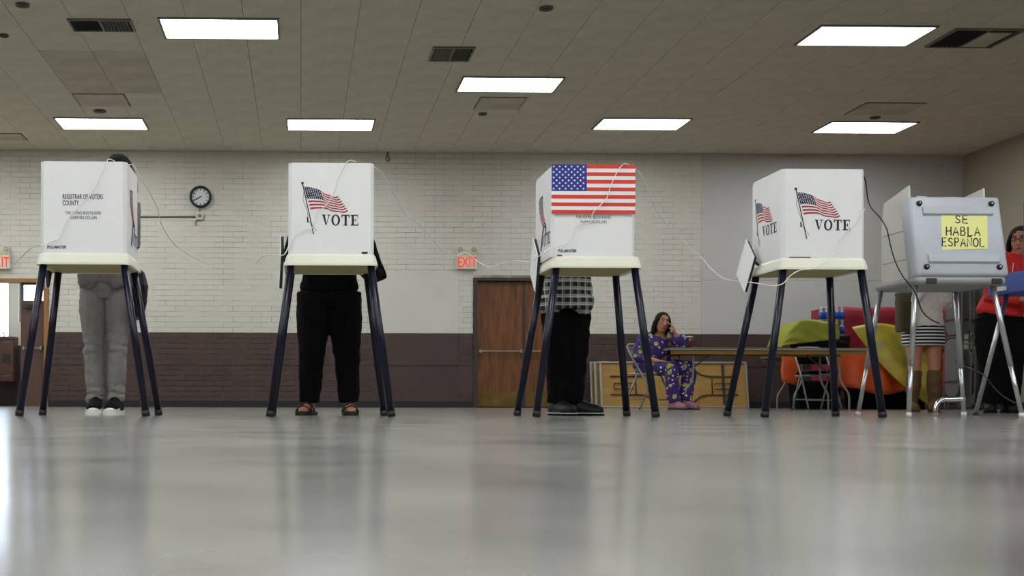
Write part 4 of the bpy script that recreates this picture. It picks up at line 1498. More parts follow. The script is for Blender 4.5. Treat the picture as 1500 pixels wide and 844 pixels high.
def sole_bm(J, i, inf=.008, z0=0.0, z1=.026, ln=1.0):
    c, f, s = foot_axes(J, i)
    L_, R_ = [], []
    for t, w, h in [(-.084, .010, 0)] + FOOT[1:-1] + [(.188, .026, 0), (.198, .010, 0)]:
        p = c + f * (t * ln + (inf if t > 0 else -inf) * .6)
        L_.append(p - s * (w + inf)); R_.append(p + s * (w + inf))
    bm = B()
    poly = L_ + R_[::-1]
    prism(bm, [(p.x, p.y) for p in poly], 'z', z0, z1)
    return bm


def make_body(J, root, voxel=.008, feet=True, hands=True, headrot=None, g=1.0, material=None, foot_inf=-.005):
    bm = B()
    add_torso(bm, J, g)
    loft(bm, [J['shc'], J['nek'], J['head'] + V3((0, .015, -.06))], [(.060, .060), (.052, .054), (.050, .055)], n=14)
    R = (headrot or Euler((0, 0, 0))).to_matrix().to_4x4()
    M = Matrix.Translation(J['head']) @ R
    add_head(bm, M)
    for i in (0, 1):
        add_leg(bm, J, i, g=g)
        add_arm(bm, J, i)
        if feet:
            foot_loft(bm, J, i, inf=foot_inf, z0=.020)
        if hands:
            d, n_, t_, c = J['hnd%d' % i]
            add_hand(bm, J['wri%d' % i], d, n_, t_, c)
    o = remesh(obj('body', bm, material or M_skin, root, True), voxel, 2)
    # eyes and lips
    M = M @ Matrix.Translation((0, .006, 0))
    for s in (-1, 1):
        bm = B(); ellipsoid(bm, (s * .030, -.0845, .018), (.0115, .007, .0055), 10, 7); bm.transform(M); e = obj('eye', bm, M_print_white, o, True)
        bm = B(); ellipsoid(bm, (s * .030, -.0915, .018), (.0055, .003, .0058), 8, 6); ellipsoid(bm, (s * .030, -.0905, .0245), (.0135, .004, .0022), 8, 5); bm.transform(M); obj('iris', bm, M_black, o, True)
        bm = B(); loft(bm, [(s * .012, -.097, .040), (s * .032, -.095, .046), (s * .050, -.080, .040)], [.003, .0038, .002], side=(0, 0, 1), n=6); bm.transform(M); obj('eyebrow', bm, M_hair, o)
    bm = B(); loft(bm, [(-.024, -.090, -.064), (-.008, -.101, -.060), (0, -.102, -.061), (.008, -.101, -.060), (.024, -.090, -.064)], [.003, .007, .007, .007, .003], side=(0, 0, 1), n=8); bm.transform(M); obj('lips', bm, mat('lips', (150, 70, 64), 0.5), o, True)
    return o, M @ Matrix.Translation((0, -.006, 0))


def make_hair(root, M, long=0.0, big=1.0, bun=False):
    bm = B()
    ellipsoid(bm, (0, .014, .036), (.090 * big, .096 * big, .098 * big), 18, 11)
    ellipsoid(bm, (0, .050, -.015), (.078 * big, .066 * big, .10 * big), 16, 9)
    if long:
        for s in (-1, 1):
            loft(bm, [(s * .066, -.022, .055), (s * .088, -.004, .0), (s * .092, .008, -.07), (s * .082, .020, -.07 - long * .6), (s * .07, .02, -.08 - long)], [(.022, .04), (.020, .048), (.024, .05), (.028, .042), (.012, .02)], n=12)
        loft(bm, [(0, .06, .0), (0, .075, -.08), (0, .07, -.09 - long)], [(.085, .05), (.085, .04), (.06, .025)], n=14)
    bm.transform(M)
    return remesh(obj('hair', bm, M_hair, root, True), .009, 2, .008, .03)


def lowpants(bm, J, rads, inf, g=1.0, to=.93):
    k = J['k']
    loft(bm, [J['pel'] + V3((0, 0, -.13)), J['pel'] + V3((0, 0, -.06)), J['pel'], J['pel'] + V3((0, 0, .07))], [(.11 * k * g + inf, .09 * k * g + inf), (.172 * k * g + inf, .118 * k * g + inf), (.168 * k * g + inf, .118 * k * g + inf), (.15 * k * g + inf, .108 * k * g + inf)], n=20)
    for i in (0, 1):
        add_leg(bm, J, i, rads, g, inf, to)


# ---- voter 1: grey jeans, black sneakers with white toe caps
Y1 = 7.56
x1 = ax(151, Y1)
p1 = thing('person', 'voter in grey skinny jeans and black white-soled sneakers behind the registrar booth', 'person', (x1, Y1, 0))
fl_, fr_ = ax(140, Y1) - x1, ax(170, Y1) - x1
J = standing(1.66, ((fl_, 0), (fr_, .0)), hip_half=.088, fw=.09, lean=.07, toes=(.10, -.05), arms=((V3((-.27, -.08, 1.10)), V3((-.12, -.34, 1.00))), (V3((.195, -.04, 1.09)), V3((.12, -.33, 1.00)))))
J['pel'].x -= .005; J['sho1'].x -= .055; J['head'].x += .03
body, M1 = make_body(J, p1, .009, headrot=Euler((.62, 0, 0)))
make_hair(p1, M1, long=.10)
bm = B(); lowpants(bm, J, (.085, .080, .056, .055, .048), .002, .98, to=.96)
for i in (0, 1):
    h, n_, a = J['hip%d' % i], J['kne%d' % i], J['ank%d' % i]
    pts, rr = [], []
    for q in range(64):
        f_ = q / 63
        p = h.lerp(n_, f_ / .5) if f_ < .5 else n_.lerp(a, (f_ - .5) / .5 * .99)
        base = .090 + (.094 - .090) * min(1, f_ / .2) if f_ < .2 else (.094 + (.068 - .094) * (f_ - .2) / .3 if f_ < .5 else (.068 + (.066 - .068) * (f_ - .5) / .2 if f_ < .7 else .066 + (.055 - .066) * (f_ - .7) / .3))
        wk = math.exp(-((f_ - .5) / .07) ** 2) + 1.2 * max(0, (f_ - .78) / .22)
        rr.append((base * .97 + .0065 * wk * math.sin(q * 1.35 + i), base * .97 + .0065 * wk * math.sin(q * 1.35 + i + .9)))
        pts.append(p + V3((.004 * wk * math.sin(q * .9 + i * 2), 0, 0)))
    loft(bm, pts, rr, n=16)
remesh(obj('jeans', bm, M_jeans, p1, True), .006, 1, .012, .05)
bm = B(); add_torso(bm, J, 1.0, .014, lo=-.03, hem=(.172, .12))
for i in (0, 1): add_arm(bm, J, i, 1.0, .011, to=0)
for s in (-1, 1):   # two shirt tails
    loft(bm, [J['pel'] + V3((s * .085, -.05, .03)), J['pel'] + V3((s * .08, -.058, -.045)), J['pel'] + V3((s * .068, -.06, -.075))], [(.09, .088), (.078, .082), (.03, .07)], n=14)
remesh(obj('shirt', bm, M_greyshirt, p1, True), .009, 2, .012, .05)
for i in (0, 1):
    bm = B(); foot_loft(bm, J, i, .007, .022, top=.115); sh = remesh(obj('shoe', bm, M_shoe, p1, True), .006, 2)
    obj('sole', sole_bm(J, i, .012, 0.0005, .028), M_sole, sh)
    c, f, s = foot_axes(J, i)
    bm = B(); loft(bm, [c + f * .128 + V3((0, 0, .036)), c + f * .165 + V3((0, 0, .036)), c + f * .192 + V3((0, 0, .032)), c + f * .203 + V3((0, 0, .028))], [(.056, .024), (.050, .022), (.034, .016), (.010, .006)], side=s, n=12); obj('toe_cap', bm, M_sole, sh, True)
    for q in range(4):
        bm = B(); cc = c + f * (.045 + q * .02) + V3((0, 0, .112 - q * .011)); tube(bm, [cc - s * .022, cc + V3((0, 0, .006)), cc + s * .022], .0035, 6); obj('lace', bm, M_wing, sh)
# shoulder bag at the hip
hb = thing('shoulder_bag', 'dark shoulder bag hanging at the hip of the voter in grey jeans', 'bag', (ax(203, 7.5), 7.5, at(203, 468, 7.5).z))
bm = B(); loft(bm, [(-.035, 0, 0.0), (-.01, 0, .02), (0, 0, .12), (.012, 0, .22), (.004, 0, .30), (-.01, 0, .33)], [(.012, .05), (.042, .10), (.052, .11), (.050, .105), (.034, .09), (.012, .06)], n=16); remesh(obj('pouch', bm, M_leather, hb, True), .008, 2, .008, .05)
bm = B(); tube(bm, [(-.012, -.02, .32), (-.035, -.035, .45), (-.055, -.05, .62), (-.06, -.04, .80), (-.075, .06, .885)], .009, 8, sub=4); obj('strap', bm, M_leather, hb, True)

# ---- voter 2: black clothes, sandals
Y2 = 7.58
x2 = ax(481, Y2)
p2 = thing('person', 'voter in black trousers and strappy sandals behind the second booth', 'person', (x2, Y2, 0))
J = standing(1.555, ((ax(453, Y2) - x2, .02), (ax(511, Y2) - x2, 0)), hip_half=.105, fw=.14, toes=(-.28, .06), arms=((V3((-.25, -.10, 1.02)), V3((-.10, -.36, 1.00))), (V3((.325, -.02, .90)), V3((.16, -.33, .99)))))
body, M2 = make_body(J, p2, .009, headrot=Euler((.45, 0, 0)), g=1.12)
make_hair(p2, M2)
bm = B(); lowpants(bm, J, (.105, .100, .078, .070, .058), .006, 1.16, to=.98)
remesh(obj('trousers', bm, M_blackcloth, p2, True), .009, 2, .018, .07)
bm = B(); add_torso(bm, J, 1.18, .014, lo=-.02)
for i in (0, 1): add_arm(bm, J, i, 1.22, .018, to=.9)
remesh(obj('sweater', bm, M_blackcloth, p2, True), .010, 2, .014, .06)
for i in (0, 1):
    sd = obj('sandal', sole_bm(J, i, .008, .0005, .022), M_black, p2)
    c, f, s = foot_axes(J, i)
    for (ta, tb) in ((.035, .115), (.115, .035), (.145, .145)):
        bm = B()
        loft(bm, [c + f * ta - s * .050 + V3((0, 0, .024)), c + f * (ta * .75 + tb * .25) - s * .036 + V3((0, 0, .075 - .22 * abs((ta + tb) / 2 - .03))), c + f * ((ta + tb) / 2) + V3((0, 0, .098 - .28 * abs((ta + tb) / 2 - .03))), c + f * (ta * .25 + tb * .75) + s * .036 + V3((0, 0, .075 - .22 * abs((ta + tb) / 2 - .03))), c + f * tb + s * .050 + V3((0, 0, .024))], [(.010, .004)] * 5, side=f, n=8)
        obj('strap', bm, M_black, sd, True)

# ---- voter 3: plaid shirt
Y3 = 7.62
x3 = ax(829, Y3)
p3 = thing('person', 'voter in a black and white plaid shirt and black trousers behind the poster booth', 'person', (x3, Y3, 0))
J = standing(1.565, ((ax(818, Y3) - x3, .0), (ax(841, Y3) - x3, .05)), hip_half=.080, fw=.12, toes=(.22, 1.05), arms=((V3((-.17, -.14, 1.05)), V3((-.08, -.36, 1.00))), (V3((.25, -.10, 1.05)), V3((.10, -.36, 1.00)))))
J['sho0'].x += .04
body, M3 = make_body(J, p3, .009, headrot=Euler((.4, 0, 0)))
make_hair(p3, M3)
bm = B(); lowpants(bm, J, (.095, .094, .080, .075, .072), .008, 1.0, to=.98)
remesh(obj('trousers', bm, M_blackcloth, p3, True), .009, 2, .022, .06)
bm = B(); add_torso(bm, J, 1.04, .018, lo=-.13, hem=(.165, .12))
for i in (0, 1): add_arm(bm, J, i, 1.1, .014, to=.9)
for s in (-1, 1):
    loft(bm, [J['pel'] + V3((s * .09, -.03, -.06)), J['pel'] + V3((s * .095, -.045, -.13)), J['pel'] + V3((s * (.11 if s > 0 else .06), -.05, -.175 if s > 0 else -.15))], [(.098, .108), (.080, .10), (.035, .08)], n=14)
remesh(obj('plaid_shirt', bm, M_plaid, p3, True), .009, 2, .010, .06)
for i in (0, 1):
    bm = B(); foot_loft(bm, J, i, .009, .010, ln=1.04, top=.11); sh = remesh(obj('shoe', bm, M_leather, p3, True), .007, 2)
    obj('sole', sole_bm(J, i, .010, 0.0005, .014, 1.04), M_shoe, sh)
    obj('welt', sole_bm(J, i, .012, .0145, .019, 1.04), M_sole, sh)

# ---- woman 4: striped skirt and boots
Y4 = 11.4
x4 = ax(1351, Y4)
p4 = thing('person', 'person in a striped skirt, white sweater and tall brown boots behind the case booth', 'person', (x4, Y4, 0))
J = standing(1.60, ((ax(1336, Y4) - x4, 0), (ax(1365, Y4) - x4, -.04)), hip_half=.092, fw=.05, toes=(-.35, -.5), arms=((V3((-.20, -.08, 1.02)), V3((-.10, -.26, 1.26))), (V3((.20, -.08, 1.06)), V3((.10, -.26, 1.26)))))
body, M4 = make_body(J, p4, .009, headrot=Euler((.1, 0, -.3)), g=1.05)
make_hair(p4, M4, long=.16)
bm = B(); loft(bm, [(J['pel'].x, J['pel'].y, .665), (J['pel'].x, J['pel'].y, .74), J['pel'] + V3((0, 0, -.02)), J['pel'] + V3((0, 0, .10))], [(.205, .145), (.208, .15), (.198, .15), (.165, .125)], n=28)
remesh(obj('striped_skirt', bm, M_stripe, p4, True), .009, 2)
bm = B(); add_torso(bm, J, 1.12, .022, lo=.02, hem=(.185, .13))
for i in (0, 1): add_arm(bm, J, i, 1.1, .014, to=.9)
remesh(obj('white_sweater', bm, M_whitesweater, p4, True), .010, 2, .014, .05)
for i in (0, 1):
    n_, a = J['kne%d' % i], J['ank%d' % i]
    bm = B(); foot_loft(bm, J, i, .010, .010, hs=1.05)
    loft(bm, [(a.x, a.y, .03), (a.x, a.y, .10), n_.lerp(a, .62), n_.lerp(a, .18), n_.lerp(a, .02)], [.048, .052, .066, .072, .066], n=14)
    bt = remesh(obj('boot', bm, M_boot, p4, True), .008, 2, .020, .05)
    obj('sole', sole_bm(J, i, .010, .0005, .012), M_doorframe, bt)
fb = thing('fringed_bag', 'olive fringed bag hanging beside the striped skirt', 'bag', (ax(1324, Y4 - .12), Y4 - .12, at(1324, 488, Y4).z))
bm = B(); bx(bm, -.075, .085, -.05, .05, .0, .40, .02); remesh(obj('pouch', bm, M_olive, fb, True), .010, 2, .014, .04)
bm = B(); tube(bm, [(.02, 0, .38), (.06, .03, .55), (.08, .08, .72), (.10, .12, .745)], .010, 6, sub=4); obj('strap', bm, M_olive, fb, True)
for q in range(7):
    bm = B(); tube(bm, [(-.06 + q * .02, -.06, .30), (-.062 + q * .02, -.066, .15), (-.058 + q * .02, -.064, .0)], .006, 6); obj('fringe', bm, M_olive, fb)

# ---- person 5: red top, black trousers, paper in hand, right edge
Y5 = 10.2
x5 = ax(1474, Y5)
p5 = thing('person', 'person in a red top and black trousers holding a white paper at the right edge', 'person', (x5, Y5, 0))
hx = ax(1500, Y5) - x5
wz = at(1474, 441, Y5).z
J = standing(1.66, ((ax(1452, Y5) - x5, 0), (ax(1480, Y5) - x5, .05)), hip_half=.095, lean=hx * .9, fw=.02, toes=(-.6, -.3), arms=((V3((-.17, -.06, 1.03)), V3((.02, -.24, wz - .005))), (V3((hx + .26, -.02, 1.08)), V3((hx + .16, -.22, 1.0)))))
J['hnd0'] = (V3((.85, -.35, .05)), V3((0, .6, .75)), V3((0, -.4, .8)), .55)
body, M5 = make_body(J, p5, .008, headrot=Euler((.12, 0, -.75)))
make_hair(p5, M5, long=.02, big=1.03)
bm = B(); lowpants(bm, J, (.110, .112, .098, .092, .088), .012, 1.05, to=.98)
remesh(obj('trousers', bm, M_blackcloth, p5, True), .010, 2, .02, .07)
bm = B(); add_torso(bm, J, 1.12, .022, lo=-.03)
for i in (0, 1): add_arm(bm, J, i, 1.2, .020, to=.85)
remesh(obj('red_top', bm, M_redcloth, p5, True), .010, 2, .014, .06)
bm = B()
for s in (-1, 1):
    rp = [(s * .031 + .021 * math.cos(a * PI / 8), -.104, .018 + .017 * math.sin(a * PI / 8)) for a in range(17)]
    tube(bm, rp, .0022, 6)
    tube(bm, [(s * .052, -.103, .022), (s * .078, .0, .018)], .0022, 6)
tube(bm, [(-.010, -.105, .020), (.010, -.105, .020)], .0022, 6)
bm.transform(M5); obj('glasses', bm, M_black, p5)
bm = B(); tube(bm, [J['nek'] + V3((-.055, -.06, -.02)), J['che'] + V3((-.07, -.15, .02)), J['wai'] + V3((0, -.155, .06))], .004, 6, sub=5); tube(bm, [J['nek'] + V3((.055, -.06, -.02)), J['che'] + V3((.07, -.15, .02)), J['wai'] + V3((0, -.155, .06))], .004, 6, sub=5)
obj('lanyard', bm, M_wing, p5)
for i in (0, 1):
    bm = B(); foot_loft(bm, J, i, .007, .018, top=.11); sh = remesh(obj('shoe', bm, M_leather, p5, True), .007, 2)
    obj('sole', sole_bm(J, i, .011, .0005, .020), M_shoe, sh)
wr = J['wri0']
pp = thing('paper_slip', 'small white paper slip held by the person in red', 'paper', V3((x5, Y5, 0)) + wr + V3((.115, -.088, .04)), math.radians(-8))
bm = B(); bx(bm, -.055, .055, -.0012, .0012, -.075, .06); obj('sheet', bm, M_poster_white, pp)
bm = B()
for q in range(4): stroke(bm, [(-.02, .03 - q * .02), (.03, .03 - q * .02)], .003, -.0018)
obj('print_lines', bm, M_print_grey, pp)

# ================================================================== FURNITURE AT THE BACK
def folding_chair(name, label, loc, rotz, padded=False, group=None):
    t = thing(name, label, 'chair', loc, rotz, group)
    m = M_chairgrey
    bm = B()
    tube(bm, [(-.215, -.22, .012), (-.21, -.02, .43), (-.205, .17, .72), (-.185, .20, .775), (-.13, .215, .80), (0, .222, .805), (.13, .215, .80), (.185, .20, .775), (.205, .17, .72), (.21, -.02, .43), (.215, -.22, .012)], .0115, 8)
    obj('front_frame', bm, m, t, True)
    for s in (-1, 1):
        bm = B(); tube(bm, [(s * .19, .25, .012), (s * .19, .06, .42)], .0105, 8); lg = obj('rear_leg', bm, m, t, True)
        bm = B(); tube(bm, [(s * .19, .252, .014), (s * .19, .254, .0006)], .014, 8); obj('foot_cap', bm, M_black, lg)
        bm = B(); tube(bm, [(s * .215, -.219, .014), (s * .215, -.222, .0006)], .014, 8); obj('foot_cap', bm, M_black, t)
    bm = B(); tube(bm, [(-.19, .20, .13), (.19, .20, .13)], .008, 8); obj('stretcher', bm, m, t, True)
    bm = B(); tube(bm, [(-.213, -.165, .12), (.213, -.165, .12)], .008, 8); obj('stretcher', bm, m, t, True)
    bm = B(); bx(bm, -.20, .20, -.20, .18, .425, .445, .008); st = obj('seat', bm, m, t, True)
    if padded:
        bm = B(); bx(bm, -.195, .195, -.205, .175, .446, .49, .018); obj('cushion', bm, M_blackcloth, st, True)
    bm = B()
    rows = []
    for i in range(9):
        u = -1 + 2 * i / 8
        yb = .02 * (1 - u * u)
        rows.append([bm.verts.new((u * .195, .10 + yb + .0, .60)), bm.verts.new((u * .19, .205 + yb, .775))])
    for a, b in zip(rows, rows[1:]): bm.faces.new((a[0], b[0], b[1], a[1]))
    bk = obj('backrest', bm, M_blackcloth if padded else m, t, True)
    sd = bk.modifiers.new('thickness', 'SOLIDIFY'); sd.thickness = .03 if padded else .008
    return t


def folding_table(name, label, loc, rotz, length=2.44, depth=.76, h=.74):
    t = thing(name, label, 'table', loc, rotz)
    a, b = length / 2, depth / 2
    bm = B(); bx(bm, -a, a, -b, b, h - .012, h, .004); obj('tabletop', bm, M_tabletop, t)
    bm = B()
    for q in ((-a, a, -b, -b + .02), (-a, a, b - .02, b), (-a, -a + .02, -b + .02, b - .02), (a - .02, a, -b + .02, b - .02)): bx(bm, *q, h - .028, h - .0125)
    obj('edge_band', bm, M_tableedge, t)
    bm = B()
    for q in ((-a + .03, a - .03, -b + .03, -b + .06), (-a + .03, a - .03, b - .06, b - .03)): bx(bm, *q, h - .075, h - .0125)
    obj('apron', bm, M_tabletan, t)
    for s in (-1, 1):
        x = s * (a - .32)
        for sy in (-1, 1):
            bm = B(); tube(bm, [(x, sy * .26, h - .03), (x, sy * .26, .42), (x + s * .03, sy * .26, .32), (x + s * .10, sy * .27, .20), (x + s * .11, sy * .27, .10), (x + s * .11, sy * .27, .0006)], .0125, 8, sub=3)
            obj('leg', bm, M_chairgrey, t, True)
        bm = B(); tube(bm, [(x, -.26, .44), (x, .26, .44)], .010, 8); obj('leg_brace', bm, M_chairgrey, t, True)
        bm = B(); tube(bm, [(x, 0, .44), (x - s * .34, 0, h - .03)], .008, 8); obj('folding_strut', bm, M_chairdark, t, True)
    return t


YT = 13.9
xt0, xt1 = ax(981, YT - .38), ax(1276, YT - .38)
folding_table('folding_table', 'long narrow folding table beside the woman in purple pajamas', ((xt0 + xt1) / 2, YT, 0), 0, xt1 - xt0, .76)
TX0 = xt0

# seated woman
YW = 13.92
xw = ax(961, YW)
p6 = thing('person', 'seated woman in purple patterned pajamas resting her cheek on her hand', 'person', (xw, YW, 0))
J = {'k': 1.0}
J['pel'] = V3((-.06, .03, .545)); J['wai'] = V3((-.035, .01, .66)); J['che'] = V3((.0, -.02, .80)); J['shc'] = V3((.02, -.04, .885)); J['nek'] = V3((.035, -.06, .945)); J['head'] = V3((.045, -.09, 1.055))
J['hip0'] = V3((-.13, -.03, .52)); J['hip1'] = V3((.04, .03, .52))
J['kne0'] = V3((.075, -.33, .50)); J['kne1'] = V3((.36, -.17, .505))
J['ank0'] = V3((.115, -.33, .085)); J['ank1'] = V3((.27, -.25, .085))
J['toe0'] = .35; J['toe1'] = .55
J['sho0'] = V3((-.165, .0, .865)); J['sho1'] = V3((.185, -.10, .865))
J['elb0'] = V3((-.24, -.05, .645)); J['wri0'] = V3((-.06, -.24, .585))
J['elb1'] = V3((.245, -.215, .785)); J['wri1'] = V3((.168, -.205, .915))
J['hnd0'] = (V3((.8, -.6, -.05)), V3((0, 0, -1)), V3((.3, .9, 0)), .25)
J['hnd1'] = (V3((-.28, .16, 1.0)), V3((-.8, .5, -.1)), V3((-.4, -.8, 0)), .4)
body, M6 = make_body(J, p6, .0065, headrot=Euler((.06, .16, .02)), g=1.05)
make_hair(p6, M6, long=.13, big=1.02)
bm = B()
loft(bm, [J['pel'] + V3((0, 0, -.10)), J['pel'] + V3((0, 0, -.02)), J['pel'] + V3((0, 0, .08))], [(.16, .15), (.215, .18), (.19, .155)], n=20)
for i in (0, 1):
    h, n_, a = J['hip%d' % i], J['kne%d' % i], J['ank%d' % i]
    loft(bm, [h, h.lerp(n_, .5), n_ + V3((0, 0, .0)), n_.lerp(a, .12) + V3((0, 0, 0)), n_.lerp(a, .5), n_.lerp(a, .97)], [.108, .100, .086, .086, .082, .080], side=(.3, .9, .1), n=14)
remesh(obj('pajama_trousers', bm, M_pajama, p6, True), .009, 3, .02, .07)
bm = B()
loft(bm, [J['pel'] + V3((0, 0, -.02)), J['pel'] + V3((0, 0, .05)), J['wai'], J['che'], J['shc'], J['nek'] - V3((0, 0, .035))], [(.215, .18), (.212, .175), (.205, .165), (.205, .155), (.16, .11), (.075, .07)], n=20)
for i in (0, 1):
    s_, e_, w_ = J['sho%d' % i], J['elb%d' % i], J['wri%d' % i]
    loft(bm, [J['shc'].lerp(s_, .5), s_, s_.lerp(e_, .5), e_, e_.lerp(w_, .45)] + ([e_.lerp(w_, .72)] if i else []), [.085, .085, .078, .070, .062] + ([.055] if i else []), n=14)
remesh(obj('pajama_shirt', bm, M_pajama, p6, True), .009, 3, .018, .06)
for i in (0, 1):
    bm = B(); foot_loft(bm, J, i, .008, .014, top=.10); sh = remesh(obj('slipper', bm, M_pinkshoe, p6, True), .007, 2)
    obj('sole', sole_bm(J, i, .010, .0005, .016), M_doorframe, sh)
folding_chair('folding_chair', 'grey metal folding chair under the woman in purple pajamas', (xw - .075, YW + .01, 0), math.radians(42))

# drinks on the table
zt2 = .7405
tb = thing('tumbler', 'dark red tumbler with lid on the long folding table', 'tumbler', (ax(1008, YT - .1), YT - .1, zt2))
bm = B(); loft(bm, [(0, 0, 0), (0, 0, .01), (0, 0, .13)], [.045, .05, .056], n=20); obj('cup', bm, M_darkred, tb, True)
bm = B(); loft(bm, [(0, 0, .131), (0, 0, .145), (0, 0, .15)], [.058, .058, .05], n=20); obj('lid', bm, M_wing, tb, True)
bm = B(); tube(bm, [(.052, 0, .12), (.085, 0, .10), (.085, 0, .05), (.05, 0, .03)], .007, 6, sub=3); obj('handle', bm, M_darkred, tb, True)


def water_bottle(loc, label, group=None, s=1.0, m=None, lab=(.05, .105)):
    t = thing('water_bottle', label, 'bottle', loc, group=group)
    bm = B(); loft(bm, [(0, 0, 0), (0, 0, .012 * s), (0, 0, .13 * s), (0, 0, .165 * s), (0, 0, .185 * s)], [.026 * s, .032 * s, .032 * s, .018 * s, .0125 * s], n=14); obj('body', bm, m or M_water, t, True)
    bm = B(); loft(bm, [(0, 0, lab[0] * s), (0, 0, min(lab[1], .129) * s)], [.0326 * s, .0326 * s], n=14); obj('wrapper', bm, M_labelblue, t, True)
    bm = B(); loft(bm, [(0, 0, .1855 * s), (0, 0, .202 * s)], [.0145 * s, .0145 * s], n=12); obj('cap', bm, M_poster_white, t, True)


water_bottle((ax(1001, YT - .12), YT - .12, zt2), 'small clear water bottle beside the dark red tumbler')

# folded tables leaning on the back wall
def leaning_table(px0, px1, Y, dy, label):
    x0, x1 = ax(px0, Y), ax(px1, Y)
    t = thing('folded_table', label, 'table', ((x0 + x1) / 2, Y, 0.0))
    a = (x1 - x0) / 2; h = .735
    t.rotation_euler = (math.radians(-9), 0, 0)
    bm = B(); bx(bm, -a, a, 0, .016, .004, h); obj('board', bm, M_tabletan, t)
    bm = B()
    for q in ((-a, a, .004, .030), (-a, a, h - .026, h)): bx(bm, q[0], q[1], -.022, -.0005, q[2], q[3])
    bx(bm, -a, -a + .03, -.022, -.0005, .031, h - .027); bx(bm, a - .03, a, -.022, -.0005, .031, h - .027)
    obj('edge_band', bm, M_tableedge, t)
    for s in (-1, 1):
        xx = s * a * .50
        bm = B()
        tube(bm, [(xx - s * .0, -.012, .21), (xx + s * .42, -.012, .21)], .010, 8); tube(bm, [(xx, -.012, .50), (xx + s * .42, -.012, .50)], .010, 8)
        tube(bm, [(xx + s * .02, -.012, .21), (xx + s * .02, -.012, .50)], .010, 8)
        tube(bm, [(xx, -.012, .21), (xx - s * .15, -.012, .19), (xx - s * .28, -.012, .10)], .010, 8, sub=4)
        tube(bm, [(xx, -.012, .50), (xx - s * .15, -.012, .53), (xx - s * .28, -.012, .62)], .010, 8, sub=4)
        obj('folded_leg', bm, M_doorframe, t, True)
        bm = B(); bx(bm, xx + s * .20 - .02, xx + s * .20 + .02, -.020, -.001, .06, h - .05); obj('cleat', bm, M_doorframe, t)
        bm = B()
        for zz in (.30, .39): tube(bm, [(xx + s * .06, -.016, zz), (xx + s * .36, -.016, zz)], .007, 6)
        tube(bm, [(xx + s * .36, -.016, .30), (xx + s * .36, -.016, .39)], .007, 6)
        obj('brace', bm, M_black, t)
    return t


leaning_table(880, 1097, 17.72, 0, 'folded tan table leaning on the wall, frontmost of three')
leaning_table(872, 1090, 17.82, 0, 'folded tan table leaning on the wall, middle of three')
leaning_table(866, 1084, 17.92, 0, 'folded tan table leaning on the wall, rearmost of three')

# black padded folding chair behind the long table
folding_chair('folding_chair', 'black padded folding chair standing behind the long folding table', (ax(1196, 14.5), 14.5, 0), 0.05, padded=True)
# ---- draped things along the back
def sheet(name, fn, nu, nv, m, parent=None, th=.006, loc=None):
    bm = B()
    g = [[bm.verts.new(fn(i / nu, j / nv)) for j in range(nv + 1)] for i in range(nu + 1)]
    for i in range(nu):
        for j in range(nv): bm.faces.new((g[i][j], g[i + 1][j], g[i + 1][j + 1], g[i][j + 1]))
    o = obj(name, bm, m, parent, True, loc=loc)
    s = o.modifiers.new('thickness', 'SOLIDIFY'); s.thickness = th
    return o


YO = 15.35
xo0, xo1 = ax(1141, YO), ax(1392, YO)
LO = xo1 - xo0
folding_table('covered_table', 'folding table under the orange vinyl cover by the right wall', ((xo0 + xo1) / 2, YO + .40, 0), 0, LO - .10, .72, .74)


def orange_fn(u, v):
    # v 0 back edge .. 0.5 front edge of the top .. 1 hem
    x = xo0 + .02 + (LO - .04) * u
    if v < .5:
        return V3((x - xo0, .78 - .78 * v / .5 * 1.0, .752 + .004 * math.sin(u * 21)))
    w = (v - .5) / .5
    gap = 1.0 if not (.10 < u < .30) else .0
    drop = (.50 + .05 * math.sin(u * 13) - (.12 if u < .12 else 0))
    if .10 < u < .31: drop = .06
    return V3((x - xo0 + .01 * math.sin(w * 7 + u * 30), -.012 - .03 * w * (1 + math.sin(u * 44)), .752 - drop * w))


tag(sheet('orange_cover', orange_fn, 60, 14, M_orange, loc=(xo0, YO, 0)), 'orange vinyl cover draped over a table at the right', 'tablecloth')


def draped_block(name, px0, px1, Y, dep, ztop, m, label):
    x0, x1 = ax(px0, Y), ax(px1, Y)
    t = thing(name, label, 'covered cart', ((x0 + x1) / 2, Y, 0))
    a = (x1 - x0) / 2
    bm = B()
    for sx in (-1, 1):
        for yy in (.06, dep - .06): tube(bm, [(sx * (a - .06), yy, .06), (sx * (a - .06), yy, ztop - .03)], .018, 8)
    bx(bm, -a + .05, a - .05, .05, dep - .05, .10, .14); bx(bm, -a + .05, a - .05, .05, dep - .05, .70, .74); bx(bm, -a + .05, a - .05, .05, dep - .05, ztop - .05, ztop - .012)
    obj('cart_frame', bm, M_chairdark, t)
    for sx in (-1, 1):
        for yy in (.06, dep - .06):
            bm = B(); disc(bm, (sx * (a - .06) - .012, yy, .032), .031, 'x', .024, 16); obj('caster', bm, M_black, t)

    def fn(u, v):
        x = -a + 2 * a * u
        zz = ztop + .012 * math.sin(u * 9) - .03 * abs(u - .5)
        if v < .35:
            return V3((x, dep - dep * v / .35, zz))
        w = (v - .35) / .65
        return V3((x + .01 * math.sin(w * 5), -.012 - .022 * w * (1 + math.sin(u * 26 + w * 2)), zz - (ztop - .25) * w))
    sheet('cover', fn, 40, 16, m, t)
    for sx in (-1, 1):
        def fs(u, v, sx=sx):
            return V3((sx * (a + .004 + .012 * v * (1 + math.sin(u * 17))), dep * u - .03, ztop - .02 - (ztop - .27) * v))
        sheet('side_cover', fs, 16, 10, m, t)


